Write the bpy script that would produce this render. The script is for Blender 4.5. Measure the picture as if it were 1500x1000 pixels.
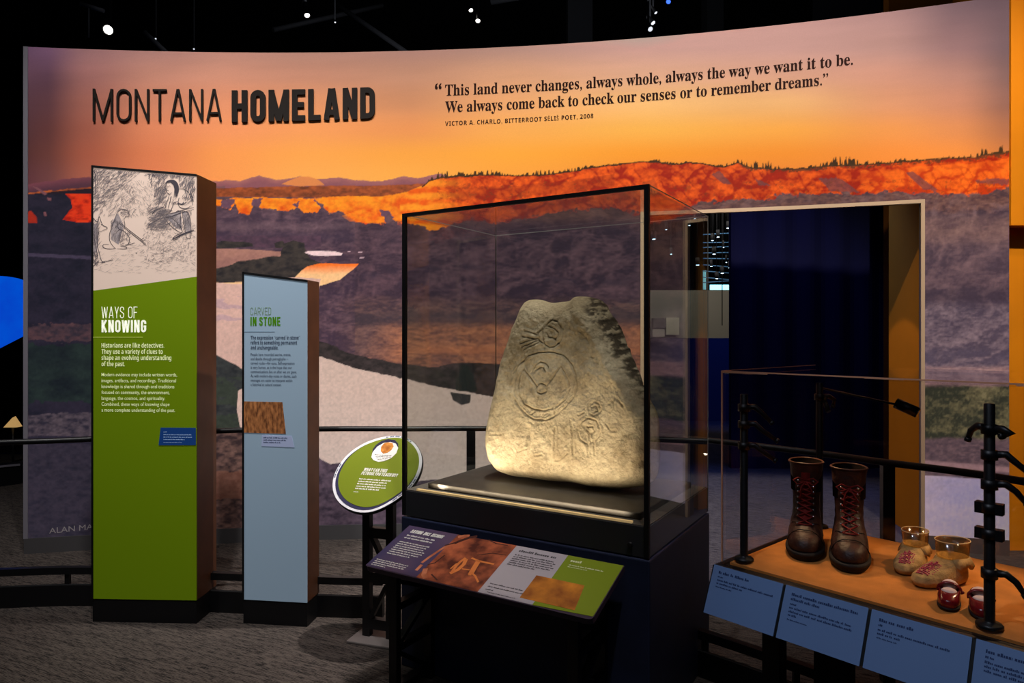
import bpy, bmesh, math, random
import numpy as np
from mathutils import Vector, Matrix, Euler

for o in list(bpy.data.objects): bpy.data.objects.remove(o)
SC = bpy.context.scene
COL = SC.collection
R = math.radians
PI = math.pi
random.seed(7)

# ---------------------------------------------------------------- camera, world, exposure
EYE = 1.5                                        # eye height; the floor is z = 0, camera looks along +Y
F, CX, HZ = 1000.0, 750.0, 491.0                 # focal length in px, principal column, horizon row
cam = bpy.data.cameras.new('camera'); cam.lens = 24; cam.sensor_width = 36; cam.shift_y = -0.006
cam.clip_start = .05; cam.clip_end = 200
camo = bpy.data.objects.new('camera', cam); COL.objects.link(camo)
camo.location = (0, 0, EYE); camo.rotation_euler = (PI/2, 0, 0); SC.camera = camo
SC.view_settings.view_transform = 'Standard'; SC.view_settings.look = 'None'
SC.view_settings.exposure = 0.0; SC.view_settings.gamma = 1.0; SC.view_settings.use_curve_mapping = False
wd = bpy.data.worlds.new('world'); SC.world = wd; wd.use_nodes = True
wd.node_tree.nodes['Background'].inputs[0].default_value = (.55, .6, .8, 1)
wd.node_tree.nodes['Background'].inputs[1].default_value = .006

def light(kind, name, loc, power, color, target=None, size=.1, size_y=None, cone=60, blend=.6, spread=None):
    l = bpy.data.lights.new(name, kind); l.energy = power; l.color = color
    if kind == 'SPOT': l.spot_size = R(cone); l.spot_blend = blend; l.shadow_soft_size = size
    elif kind == 'AREA':
        l.size = size
        if size_y: l.shape = 'RECTANGLE'; l.size_y = size_y
        if spread: l.spread = R(spread)
    else: l.shadow_soft_size = size
    o = bpy.data.objects.new(name, l); COL.objects.link(o); o.location = loc
    if target is not None:
        d = Vector(target)-Vector(loc); o.rotation_euler = d.to_track_quat('-Z', 'Y').to_euler()
    return o

WARM = (1, .86, .70)
# track spots washing the curved mural: x, y, z, aim x, aim z, power
MURAL_SPOTS = [(-2.3, 1.9, 5.4, -2.48, 1.65, 490), (-1.1, 1.9, 5.4, -1.19, 1.58, 610), (0, 1.9, 5.4, 0, 1.58, 610), (1.15, 1.9, 5.4, 1.24, 1.65, 490), (2.3, 1.9, 5.4, 2.48, 2.2, 800)]
MURAL_CONE = 62
for sx_, sy_, sz_, ax_, az_, p_ in MURAL_SPOTS:
    light('SPOT', 'mural_wash_spot', (sx_, sy_, sz_), p_, (1, .97, .93), (ax_, 4.95-.035*sx_*sx_, az_), .06, cone=MURAL_CONE, blend=1.0)
# spot above the petroglyph sign: lights the oval sign, the reader rail and the carpet beside it
light('SPOT', 'carpet_spot', (-.05, 3.55, 4.8), 640, (1, .92, .84), (-.95, 3.15, 0), .03, cone=44, blend=.9)
light('SPOT', 'reader_spot', (.6, 1.5, 4.7), 210, (1, .92, .9), (-.1, 2.75, .55), .05, cone=26, blend=.7)
light('SPOT', 'label_spot', (-.7, .4, 4.6), 230, (.72, .84, 1), (1.05, 1.8, .68), .05, cone=22, blend=.8)
# case uplight strip and key
# (built with the case further down)
light('SPOT', 'right_orange_spot', (3.4, 2.9, 4.9), 95, (1, .82, .6), (4.1, 4.75, 1.5), .05, cone=70, blend=.6)
light('SPOT', 'blue_curtain_spot', (1.7, 6.2, 5.4), 110, (.14, .2, 1), (2.3, 7.7, 2.2), .05, cone=56, blend=.5)
light('SPOT', 'blue_floor_spot', (2.6, 6.0, 4.4), 420, (.12, .22, 1), (1.9, 5.7, 0), .05, cone=62, blend=.6)
light('SPOT', 'blue_low_spot', (3.6, 9.4, 3.6), 260, (.06, .14, 1), (3.75, 12, .35), .05, cone=50, blend=.9)
light('AREA', 'far_gallery_wash', (4.0, 14.0, 4.6), 60, (1, .93, .82), (4.2, 15.8, 1.6), 3.0)
light('AREA', 'ceiling_fill', (0, 5.5, 4.9), 45, (.9, .95, 1), (0, 6.5, 7), 4.0)  # added uplight without a fixture, lifts the dark ceiling and pipes
light('AREA', 'room_fill', (-.5, -1.5, 5.4), 14, (.8, .86, 1), (0, 2.5, 0), 4.0)

# ---------------------------------------------------------------- materials
def lin1(c):
    c = c/255.
    return c/12.92 if c <= .04045 else ((c+.055)/1.055)**2.4
def rgb(c): return tuple(lin1(x) for x in c)+(1,)
def mat(name, col, rough=.6, spec=.35, metal=0, var=0, vscale=20, vcol=None, bump=0, bscale=80, emit=0, stretch=None, coat=0):
    m = bpy.data.materials.new(name); m.use_nodes = True
    nt = m.node_tree; b = nt.nodes['Principled BSDF']
    b.inputs['Base Color'].default_value = rgb(col); b.inputs['Roughness'].default_value = rough
    b.inputs['Specular IOR Level'].default_value = spec; b.inputs['Metallic'].default_value = metal
    if coat: b.inputs['Coat Weight'].default_value = coat
    tc = nt.nodes.new('ShaderNodeTexCoord')
    src = tc.outputs['Object']
    if stretch:
        mp = nt.nodes.new('ShaderNodeMapping'); mp.inputs['Scale'].default_value = stretch[:3]
        if len(stretch) > 3: mp.inputs['Rotation'].default_value = (0, 0, R(stretch[3]))
        nt.links.new(src, mp.inputs['Vector']); src = mp.outputs['Vector']
    if var or vcol:
        n = nt.nodes.new('ShaderNodeTexNoise'); n.inputs['Scale'].default_value = vscale; n.inputs['Detail'].default_value = 6
        nt.links.new(src, n.inputs['Vector'])
        r = nt.nodes.new('ShaderNodeValToRGB'); r.color_ramp.elements[0].position = .36; r.color_ramp.elements[1].position = .66
        c2 = vcol if vcol else tuple(max(0, x*(1-var)) for x in col)
        r.color_ramp.elements[0].color = rgb(c2); r.color_ramp.elements[1].color = rgb(col)
        nt.links.new(n.outputs['Fac'], r.inputs['Fac']); nt.links.new(r.outputs['Color'], b.inputs['Base Color'])
        if emit: nt.links.new(r.outputs['Color'], b.inputs['Emission Color'])
    if bump:
        n = nt.nodes.new('ShaderNodeTexNoise'); n.inputs['Scale'].default_value = bscale; n.inputs['Detail'].default_value = 5
        nt.links.new(src, n.inputs['Vector'])
        bp = nt.nodes.new('ShaderNodeBump'); bp.inputs['Strength'].default_value = bump; bp.inputs['Distance'].default_value = .01
        nt.links.new(n.outputs['Fac'], bp.inputs['Height']); nt.links.new(bp.outputs['Normal'], b.inputs['Normal'])
    if emit:
        b.inputs['Emission Strength'].default_value = emit
        if not (var or vcol): b.inputs['Emission Color'].default_value = rgb(col)
    return m
def attr_mat(name, rough=.55, spec=.2, emit=0, grain=0, gscale=60, bump=0, bscale=60):
    m = bpy.data.materials.new(name); m.use_nodes = True
    nt = m.node_tree; b = nt.nodes['Principled BSDF']
    a = nt.nodes.new('ShaderNodeVertexColor'); a.layer_name = 'print'
    b.inputs['Roughness'].default_value = rough; b.inputs['Specular IOR Level'].default_value = spec
    out = a.outputs['Color']; tc = nt.nodes.new('ShaderNodeTexCoord')
    if grain:
        n = nt.nodes.new('ShaderNodeTexNoise'); n.inputs['Scale'].default_value = gscale; n.inputs['Detail'].default_value = 6; n.inputs['Roughness'].default_value = .65
        nt.links.new(tc.outputs['Object'], n.inputs['Vector'])
        mr = nt.nodes.new('ShaderNodeMapRange'); mr.inputs[1].default_value = .3; mr.inputs[2].default_value = .7
        mr.inputs[3].default_value = 1-grain; mr.inputs[4].default_value = 1+grain
        nt.links.new(n.outputs['Fac'], mr.inputs[0])
        mx = nt.nodes.new('ShaderNodeVectorMath'); mx.operation = 'MULTIPLY'
        nt.links.new(out, mx.inputs[0]); nt.links.new(mr.outputs[0], mx.inputs[1]); out = mx.outputs[0]
    nt.links.new(out, b.inputs['Base Color'])
    if bump:
        n = nt.nodes.new('ShaderNodeTexNoise'); n.inputs['Scale'].default_value = bscale; n.inputs['Detail'].default_value = 8; n.inputs['Roughness'].default_value = .65
        nt.links.new(tc.outputs['Object'], n.inputs['Vector'])
        bp = nt.nodes.new('ShaderNodeBump'); bp.inputs['Strength'].default_value = bump; bp.inputs['Distance'].default_value = .01
        nt.links.new(n.outputs['Fac'], bp.inputs['Height']); nt.links.new(bp.outputs['Normal'], b.inputs['Normal'])
    if emit:
        nt.links.new(out, b.inputs['Emission Color']); b.inputs['Emission Strength'].default_value = emit
    return m
def glass_mat(name, tint=(.95, .96, .96), f0=.04, gain=1.0, rough=.0):
    m = bpy.data.materials.new(name); m.use_nodes = True; nt = m.node_tree; nt.nodes.clear()
    out = nt.nodes.new('ShaderNodeOutputMaterial'); tr = nt.nodes.new('ShaderNodeBsdfTransparent'); gl = nt.nodes.new('ShaderNodeBsdfGlossy')
    tr.inputs[0].default_value = tint+(1,); gl.inputs['Roughness'].default_value = rough; gl.inputs[0].default_value = (1, 1, 1, 1)
    lw = nt.nodes.new('ShaderNodeLayerWeight'); lw.inputs[0].default_value = .5
    pw = nt.nodes.new('ShaderNodeMath'); pw.operation = 'POWER'; pw.inputs[1].default_value = 5
    ma = nt.nodes.new('ShaderNodeMath'); ma.operation = 'MULTIPLY_ADD'; ma.inputs[1].default_value = (1-f0)*gain; ma.inputs[2].default_value = f0; ma.use_clamp = True
    nt.links.new(lw.outputs['Facing'], pw.inputs[0]); nt.links.new(pw.outputs[0], ma.inputs[0])
    mx = nt.nodes.new('ShaderNodeMixShader'); nt.links.new(ma.outputs[0], mx.inputs[0]); nt.links.new(tr.outputs[0], mx.inputs[1]); nt.links.new(gl.outputs[0], mx.inputs[2])
    nt.links.new(mx.outputs[0], out.inputs[0]); return m

M = {}
M['black'] = mat('black_paint', (17, 17, 20), .5, .3)
M['black_metal'] = mat('black_powder_coat', (15, 15, 18), .42, .4, bump=.05, bscale=400)
M['navy'] = mat('navy_laminate', (38, 46, 74), .5, .35, var=.15, vscale=6)
M['casebrown'] = mat('charcoal_laminate', (52, 46, 44), .55, .3, var=.15, vscale=5)
M['bandgrey'] = mat('black_band_laminate', (66, 66, 72), .45, .35)
M['deckgrey'] = mat('grey_deck_laminate', (118, 110, 104), .6, .3, var=.12, vscale=30)
M['brown'] = mat('bronze_side_laminate', (92, 56, 36), .5, .3, var=.12, vscale=9)
M['basegrey'] = mat('dark_skirting', (70, 68, 70), .6, .3)
M['mullion'] = mat('tan_trim', (176, 146, 116), .55, .3)
M['edge'] = mat('grey_edge_trim', (120, 116, 126), .5, .3)
M['orange'] = mat('orange_wall_paint', (238, 138, 8), .7, .2, var=.04, vscale=3)
M['ochre'] = mat('ochre_wall_paint', (150, 86, 16), .7, .2, var=.06, vscale=3)
M['ink'] = mat('dark_ink', (44, 26, 22), .8, .05)
M['letter'] = mat('dark_bronze_letters', (30, 24, 21), .65, .1)
M['white'] = mat('white_print', (232, 228, 222), .6, .2)
M['fabric'] = mat('orange_deck_fabric', (208, 132, 62), .85, .15, var=.12, vscale=14, bump=.25, bscale=420)
M['leather'] = mat('brown_boot_leather', (72, 38, 28), .5, .35, var=.35, vscale=26, bump=.3, bscale=70)
M['sole'] = mat('black_boot_sole', (30, 24, 22), .7, .3, bump=.2, bscale=120)
M['redlace'] = mat('red_laces', (122, 30, 26), .75, .2)
M['darkin'] = mat('dark_boot_lining', (26, 18, 15), .9, .1)
M['hide'] = mat('smoked_hide', (206, 164, 104), .85, .15, var=.2, vscale=40, bump=.3, bscale=160)
M['bead'] = mat('pink_beads', (214, 62, 92), .35, .5, var=.35, vscale=140)
M['plastic'] = glass_mat('clear_plastic', (.94, .83, .60), .09, .8, .12)
M['redshoe'] = mat('red_patent_leather', (128, 20, 26), .22, .6, var=.15, vscale=30)
M['tissue'] = mat('white_tissue', (236, 206, 196), .9, .1, bump=.5, bscale=60)
M['label'] = mat('blue_label_card', (104, 128, 172), .55, .25)
M['labelink'] = mat('navy_label_ink', (40, 56, 96), .6, .2)
M['glass'] = glass_mat('case_glass', (.93, .945, .935), .035, .75)
M['frontglass'] = glass_mat('case_front_glass', (.86, .875, .865), .035, 1.0)
M['acrylic'] = glass_mat('acrylic', (.965, .955, .96), .03, .7)
M['acredge'] = mat('acrylic_edge_glow', (214, 150, 118), .35, .5)  # peach colour stands for orange light caught in the clear edges
M['lampwhite'] = mat('lamp_lens', (255, 250, 240), .4, .3, emit=5)
M['lampwarm'] = mat('warm_strip_lens', (255, 214, 150), .4, .3, emit=.35)
M['chrome'] = mat('brushed_metal', (190, 190, 196), .25, .5, metal=1)
M['pipe'] = mat('ceiling_black', (46, 46, 50), .7, .2)

# ---------------------------------------------------------------- builders
class MB:
    def __init__(self): self.v = []; self.f = []; self.s = []; self.m = []; self.cur = 0
    def add(self, vs, fs, smooth=False):
        n = len(self.v); self.v += [tuple(p) for p in vs]
        self.f += [tuple(i+n for i in f) for f in fs]; self.s += [smooth]*len(fs); self.m += [self.cur]*len(fs); return self
    def box(self, x0, x1, y0, y1, z0, z1, T=None):
        vs = [Vector((x, y, z)) for z in (z0, z1) for y in (y0, y1) for x in (x0, x1)]
        if T: vs = [T @ p for p in vs]
        return self.add(vs, [(0,2,3,1),(4,5,7,6),(0,1,5,4),(2,6,7,3),(0,4,6,2),(1,3,7,5)])
    def hexa(self, p8): return self.add(p8, [(0,2,3,1),(4,5,7,6),(0,1,5,4),(2,6,7,3),(0,4,6,2),(1,3,7,5)])
    def prism(self, poly, fn, h0, h1, smooth=False):
        """poly: list of 2-D points (counter-clockwise), fn(a, b, h) -> 3-D"""
        n = len(poly)
        vs = [fn(a, b, h0) for a, b in poly]+[fn(a, b, h1) for a, b in poly]
        fs = [tuple(range(n-1, -1, -1)), tuple(range(n, 2*n))]
        self.add(vs, fs)
        return self.add(vs, [(i, (i+1) % n, n+(i+1) % n, n+i) for i in range(n)], smooth)
    def tube(self, pts, r, n=10, cap=True):
        pts = [Vector(p) for p in pts]; rs = r if isinstance(r, (list, tuple)) else [r]*len(pts)
        up = None; vs = []
        for i, p in enumerate(pts):
            t = (pts[min(i+1, len(pts)-1)]-pts[max(i-1, 0)]).normalized()
            if up is None: up = Vector((0, 0, 1)) if abs(t.z) < .9 else Vector((1, 0, 0))
            a = t.cross(up).normalized(); b = a.cross(t).normalized(); up = b
            for k in range(n):
                th = 2*PI*k/n; vs.append(p+(a*math.cos(th)+b*math.sin(th))*rs[i])
        fs = [(i*n+k, i*n+(k+1) % n, (i+1)*n+(k+1) % n, (i+1)*n+k) for i in range(len(pts)-1) for k in range(n)]
        self.add(vs, fs, True)
        if cap: self.add(vs, [tuple(range(n-1, -1, -1)), tuple(range((len(pts)-1)*n, len(pts)*n))])
        return self
    def bar(self, p, q, w, h):
        """rectangular bar between two points, w across (horizontal), h vertical-ish"""
        p = Vector(p); q = Vector(q); t = (q-p).normalized()
        up = Vector((0, 0, 1)) if abs(t.z) < .95 else Vector((0, 1, 0))
        a = t.cross(up).normalized()*w/2; b = a.cross(t).normalized()*h/2
        return self.hexa([p-a-b, p+a-b, q-a-b, q+a-b, p-a+b, p+a+b, q-a+b, q+a+b])
    def loft(self, rings, smooth=True, cap0=True, cap1=True):
        n = len(rings[0]); vs = [p for r in rings for p in r]
        fs = [(i*n+k, i*n+(k+1) % n, (i+1)*n+(k+1) % n, (i+1)*n+k) for i in range(len(rings)-1) for k in range(n)]
        self.add(vs, fs, smooth)
        if cap0: self.add(rings[0], [tuple(range(n-1, -1, -1))], smooth)
        if cap1: self.add(rings[-1], [tuple(range(n))], smooth)
        return self
    def lathe(self, prof, n=24, c=(0, 0, 0), T=None):
        rings = []
        for r, z in prof:
            ring = [Vector((c[0]+r*math.cos(2*PI*k/n), c[1]+r*math.sin(2*PI*k/n), c[2]+z)) for k in range(n)]
            rings.append([T @ p for p in ring] if T else ring)
        return self.loft(rings)
    def ball(self, c, r, n=8, sq=(1, 1, 1)):
        rings = []
        for i in range(1, n//2+1):
            ph = PI*i/(n//2+1)
            rings.append([(c[0]+r*sq[0]*math.sin(ph)*math.cos(2*PI*k/n), c[1]+r*sq[1]*math.sin(ph)*math.sin(2*PI*k/n), c[2]-r*sq[2]*math.cos(ph)) for k in range(n)])
        return self.loft(rings)
    def build(self, name, m, parent=None, bevel=0, fix=True, sub=0):
        me = bpy.data.meshes.new(name); me.from_pydata([tuple(p) for p in self.v], [], self.f); me.update()
        if fix:
            bm = bmesh.new(); bm.from_mesh(me); bmesh.ops.remove_doubles(bm, verts=bm.verts, dist=1e-5)
            bmesh.ops.recalc_face_normals(bm, faces=bm.faces)
            if len(bm.faces) == len(self.s): pass
            bm.to_mesh(me); bm.free()
        if len(me.polygons) == len(self.s):
            me.polygons.foreach_set('use_smooth', self.s); me.polygons.foreach_set('material_index', self.m)
        else:
            me.polygons.foreach_set('use_smooth', [any(self.s)]*len(me.polygons))
        for q in (m if isinstance(m, (list, tuple)) else [m]): me.materials.append(q)
        o = bpy.data.objects.new(name, me); COL.objects.link(o)
        if parent is not None: o.parent = parent
        if bevel:
            b = o.modifiers.new('bevel', 'BEVEL'); b.width = bevel; b.segments = 2; b.limit_method = 'ANGLE'; b.angle_limit = R(40)
        if sub:
            s = o.modifiers.new('subdivision', 'SUBSURF'); s.levels = sub; s.render_levels = sub
        return o
def tag(o, label=None, cat=None, group=None, kind=None):
    if label: o['label'] = label
    if cat: o['category'] = cat
    if group: o['group'] = group
    if kind: o['kind'] = kind
    return o
def thing(name, label, cat, loc=(0, 0, 0), rz=0, group=None):
    o = bpy.data.objects.new(name, None); COL.objects.link(o); o.empty_display_size = .1
    o.location = loc; o.rotation_euler = (0, 0, rz)
    return tag(o, label, cat, group)
def at(px, py, d): return Vector(((px-CX)/F*d, d, EYE-(py-HZ)/F*d))
def on_z(px, py, z):
    d = (EYE-z)*F/(py-HZ); return at(px, py, d)

# ---- lettering: flat glyph meshes from the built-in font, and a condensed stroke alphabet
def glyphs(text, size=1.0, xs=1.0, bold=0.0, spacing=1.0, shear=0.0):
    cu = bpy.data.curves.new('t', 'FONT'); cu.body = text; cu.size = 1.0; cu.resolution_u = 3; cu.offset = bold
    cu.space_character = spacing; cu.shear = shear
    ob = bpy.data.objects.new('t', cu); COL.objects.link(ob); bpy.context.view_layer.update()
    me = bpy.data.meshes.new_from_object(ob.evaluated_get(bpy.context.evaluated_depsgraph_get()))
    vs = [(p.co.x*size*xs, p.co.y*size) for p in me.vertices]; fs = [tuple(p.vertices) for p in me.polygons]
    bpy.data.objects.remove(ob); bpy.data.curves.remove(cu); bpy.data.meshes.remove(me)
    return vs, fs
def put_text(mb, fn, text, x, y, size, xs=1.0, bold=0.0, h=.001, width=None, spacing=1.0, shear=0.0):
    """width: fit the line to this width"""
    vs, fs = glyphs(text, size, xs, bold, spacing, shear)
    if not vs: return
    k = 1.0; x0 = min(a for a, b in vs)
    if width: k = width/(max(a for a, b in vs)-x0)
    mb.add([fn(x+(a-x0)*k, y+b, h) for a, b in vs], fs)
def greek(mb, fn, x, y, w, hgt, seed=0, h=.001):
    """a line of copy too small to read in the photograph: word-length marks"""
    rr = random.Random(seed); a = x
    while a < x+w-hgt:
        l = min(hgt*rr.choice((1.2, 1.8, 2.6, 3.4, 4.6, 2.2)), x+w-a)
        b = a
        while b < a+l-.15*hgt:
            e = min(b+hgt*rr.uniform(.35, .6), a+l); t = y+hgt*(.66 if rr.random() < .7 else .95)
            mb.add([fn(b, y, h), fn(e, y, h), fn(e, t, h), fn(b, t, h)], [(0, 1, 2, 3)]); b = e+hgt*.13
        a += l+hgt*.5
def arc(cx, cy, rx, ry, a0, a1, n=8):
    return [(cx+rx*math.cos(R(a0+(a1-a0)*i/n)), cy+ry*math.sin(R(a0+(a1-a0)*i/n))) for i in range(n+1)]
def letter_strokes(ch, t):
    """centre lines of one condensed capital, height 1; returns (width, [(points, closed)])"""
    o = t/2; T = 1-o
    if ch == 'M': w = .64; return w, [([(o, 0), (o, 1)], 0), ([(w-o, 0), (w-o, 1)], 0), ([(o*.9, 1-.02), (w/2, .02)], 0), ([(w-o*.9, 1-.02), (w/2, .02)], 0)]
    if ch == 'O': w = .47; r = w/2-o; return w, [(arc(w/2, T-r, r, r, 0, 180)+arc(w/2, o+r, r, r, 180, 360), 1)]
    if ch == 'N': w = .47; return w, [([(o, 0), (o, 1)], 0), ([(w-o, 0), (w-o, 1)], 0), ([(o, 1-.01), (w-o, .01)], 0)]
    if ch == 'T': w = .46; return w, [([(0, T), (w, T)], 0), ([(w/2, 0), (w/2, 1-t)], 0)]
    if ch == 'A': w = .52; return w, [([(o*1.0, 0), (w/2-o*.25, 1)], 0), ([(w-o*1.0, 0), (w/2+o*.25, 1)], 0), ([(.13, .24), (w-.13, .24)], 0)]
    if ch == 'H': w = .48; return w, [([(o, 0), (o, 1)], 0), ([(w-o, 0), (w-o, 1)], 0), ([(o, .5), (w-o, .5)], 0)]
    if ch == 'E': w = .42; return w, [([(o, 0), (o, 1)], 0), ([(o, T), (w, T)], 0), ([(o, o), (w, o)], 0), ([(o, .51), (w-.04, .51)], 0)]
    if ch == 'F': w = .41; return w, [([(o, 0), (o, 1)], 0), ([(o, T), (w, T)], 0), ([(o, .5), (w-.05, .5)], 0)]
    if ch == 'L': w = .40; return w, [([(o, 0), (o, 1)], 0), ([(o, o), (w, o)], 0)]
    if ch == 'D': w = .48; r = w/2-o; return w, [([(o, o), (w/2, o)]+arc(w-o-r, o+r, r, r, 270, 360)+arc(w-o-r, T-r, r, r, 0, 90)+[(o, T)], 1)]
    if ch == 'W': w = .68; return w, [([(o*.8, 1), (w*.27, 0)], 0), ([(w*.27, 0), (w/2, .95)], 0), ([(w/2, .95), (w*.73, 0)], 0), ([(w*.73, 0), (w-o*.8, 1)], 0)]
    if ch == 'Y': w = .46; return w, [([(o, 1), (w/2, .42)], 0), ([(w-o, 1), (w/2, .42)], 0), ([(w/2, 0), (w/2, .45)], 0)]
    if ch == 'K': w = .48; return w, [([(o, 0), (o, 1)], 0), ([(w-o, 1), (o, .42)], 0), ([(.16, .55), (w-o, 0)], 0)]
    if ch == 'I': w = t; return w, [([(o, 0), (o, 1)], 0)]
    if ch == 'V': w = .48; return w, [([(o, 1), (w/2, .0)], 0), ([(w-o, 1), (w/2, .0)], 0)]
    if ch == 'C' or ch == 'G':
        w = .46; r = w/2-o; p = [(w-o, .68)]+arc(w/2, T-r, r, r, 0, 180)+arc(w/2, o+r, r, r, 180, 360)
        return w, [(p+[(w-o, .33)], 0)] if ch == 'C' else [(p+[(w-o, .47), (w/2+.02, .47)], 0)]
    if ch == 'R': w = .47; r = min(.2, w/2-o); return w, [([(o, 0), (o, 1)], 0), ([(o, T), (w-o-r, T)]+arc(w-o-r, T-r, r, r, 90, 0, 5)+arc(w-o-r, .46+r, r, r, 0, -90, 5)+[(o, .46)], 0), ([(w*.5, .46), (w-o, 0)], 0)]
    if ch == 'S':
        w = .45; r = w/2-o
        return w, [([(w-o, .70)]+arc(w/2, T-r, r, r, 0, 180)+[(o, .68), (o+.03, .60), (w-o-.03, .42), (w-o, .33)]+arc(w/2, o+r, r, r, 0, -180)+[(o, .30)], 0)]
    return .22, []
def ribbon(pts, t, closed):
    """mitred strip of width t along 2-D points -> (left, right) lists"""
    n = len(pts); L = []; Rr = []
    P = [Vector(p) for p in pts]
    for i in range(n):
        a = P[i-1] if (i > 0 or closed) else None; b = P[(i+1) % n] if (i < n-1 or closed) else None
        d1 = (P[i]-a).normalized() if a is not None and (P[i]-a).length > 1e-6 else None
        d2 = (b-P[i]).normalized() if b is not None and (b-P[i]).length > 1e-6 else None
        if d1 is None: d1 = d2
        if d2 is None: d2 = d1
        m = d1+d2; m = m.normalized() if m.length > 1e-6 else d1
        nrm = Vector((-m.y, m.x)); c = max(.5, nrm.dot(Vector((-d1.y, d1.x))))
        L.append(P[i]+nrm*t/2/c); Rr.append(P[i]-nrm*t/2/c)
    return L, Rr
def put_strokes(mb, fn, strokes, t, h0, h1):
    for pts, closed in strokes:
        L, Q = ribbon(pts, t, closed); n = len(pts); m = n if closed else n-1
        vs = [fn(p.x, p.y, h1) for p in L]+[fn(p.x, p.y, h1) for p in Q]+[fn(p.x, p.y, h0) for p in L]+[fn(p.x, p.y, h0) for p in Q]
        fs = []
        for i in range(m):
            j = (i+1) % n
            fs += [(i, n+i, n+j, j), (2*n+i, 2*n+j, 3*n+j, 3*n+i), (i, j, 2*n+j, 2*n+i), (n+i, 3*n+i, 3*n+j, n+j)]
        if not closed: fs += [(0, 2*n, 3*n, n), (n-1, 2*n-1, 4*n-1, 3*n-1)]
        mb.add(vs, fs)
def word_width(word, t, gap): return sum(letter_strokes(c, t)[0]+gap for c in word)-gap
def put_word(mb, fn, word, x, y, size, t, gap=.09, width=None, h0=0, h1=.001):
    k = width/(word_width(word, t, gap)*size) if width else 1.0
    a = 0
    for c in word:
        w, st = letter_strokes(c, t)
        put_strokes(mb, lambda p, q, h, a=a: fn(x+(a+p)*size*k, y+q*size, h), st, t, h0, h1); a += w+gap

PRINT_GAIN = 1.0
# ---- mural print -----------------------------------------------------------
def _hash(ix, iy, seed):
    h = (ix.astype(np.int64)*374761393 + iy.astype(np.int64)*668265263 + seed*982451653) & 0x7fffffff
    h = ((h ^ (h >> 13))*1274126177) & 0x7fffffff
    return ((h ^ (h >> 16)) & 0xffff)/65535.0
def vnoise(x, y, seed=0):
    ix = np.floor(x); iy = np.floor(y); fx = x-ix; fy = y-iy
    fx = fx*fx*(3-2*fx); fy = fy*fy*(3-2*fy)
    a = _hash(ix, iy, seed); b = _hash(ix+1, iy, seed); c = _hash(ix, iy+1, seed); d = _hash(ix+1, iy+1, seed)
    return (a*(1-fx)+b*fx)*(1-fy)+(c*(1-fx)+d*fx)*fy
def fbm(x, y, seed=0, o=4):
    s = 0; a = .5; t = 0
    for i in range(o):
        s = s+a*vnoise(x, y, seed+i*17); t += a; a *= .55; x = x*2.03+5.1; y = y*2.03+1.7
    return s/t
def lin(c):
    c = np.asarray(c, float)/255.
    return np.where(c <= .04045, c/12.92, ((c+.055)/1.055)**2.4)
def sst(a, b, x):
    t = np.clip((x-a)/(b-a), 0, 1); return t*t*(3-2*t)
def curve(u, pts):
    p = np.array(pts, float); return np.interp(u, p[:, 0], p[:, 1])
def poly(u, v, pts):
    p = np.array(pts, float); inside = np.zeros(u.shape, bool); j = len(p)-1
    for i in range(len(p)):
        xi, yi = p[i]; xj, yj = p[j]
        if yi != yj:
            inside ^= ((yi > v) != (yj > v)) & (u < (xj-xi)*(v-yi)/(yj-yi)+xi)
        j = i
    return inside
SKY_U = [36, 70, 130, 230, 330, 450, 600, 750, 950, 1150, 1300, 1400, 1478]
SKY_V = [-10, 70, 110, 150, 190, 225, 262]
SKY = [
 [(95,70,95),(108,78,104),(146,108,112),(162,120,120),(172,128,118),(165,124,116),(172,130,122),(178,138,128),(198,152,146),(190,145,140),(172,132,132),(120,95,102),(96,76,84)],
 [(92,66,88),(104,74,98),(142,102,104),(164,120,114),(178,130,118),(168,126,114),(168,126,116),(176,136,124),(206,158,148),(205,156,146),(196,148,138),(150,112,112),(104,82,88)],
 [(88,60,74),(86,58,72),(150,100,96),(186,128,110),(206,142,118),(198,138,114),(192,138,112),(216,158,122),(228,172,140),(222,164,136),(212,150,126),(176,126,112),(118,88,86)],
 [(80,52,60),(86,54,60),(150,92,80),(206,132,102),(234,150,110),(228,150,104),(206,140,100),(240,170,112),(248,188,118),(242,180,116),(226,154,112),(196,132,104),(140,96,84)],
 [(78,48,52),(90,52,52),(152,86,70),(224,134,94),(246,152,98),(248,158,92),(236,150,86),(250,172,84),(252,180,78),(250,168,70),(240,152,78),(216,136,82),(166,104,72)],
 [(80,46,46),(98,56,52),(160,86,66),(222,126,82),(252,156,82),(254,166,78),(250,164,66),(254,168,58),(250,156,46),(246,146,46),(244,142,58),(236,140,62),(196,116,62)],
 [(88,50,56),(104,62,62),(164,92,72),(226,128,84),(252,156,82),(254,172,84),(254,172,74),(250,162,62),(240,140,54),(238,132,52),(240,136,54),(240,138,56),(214,122,56)]]
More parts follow.
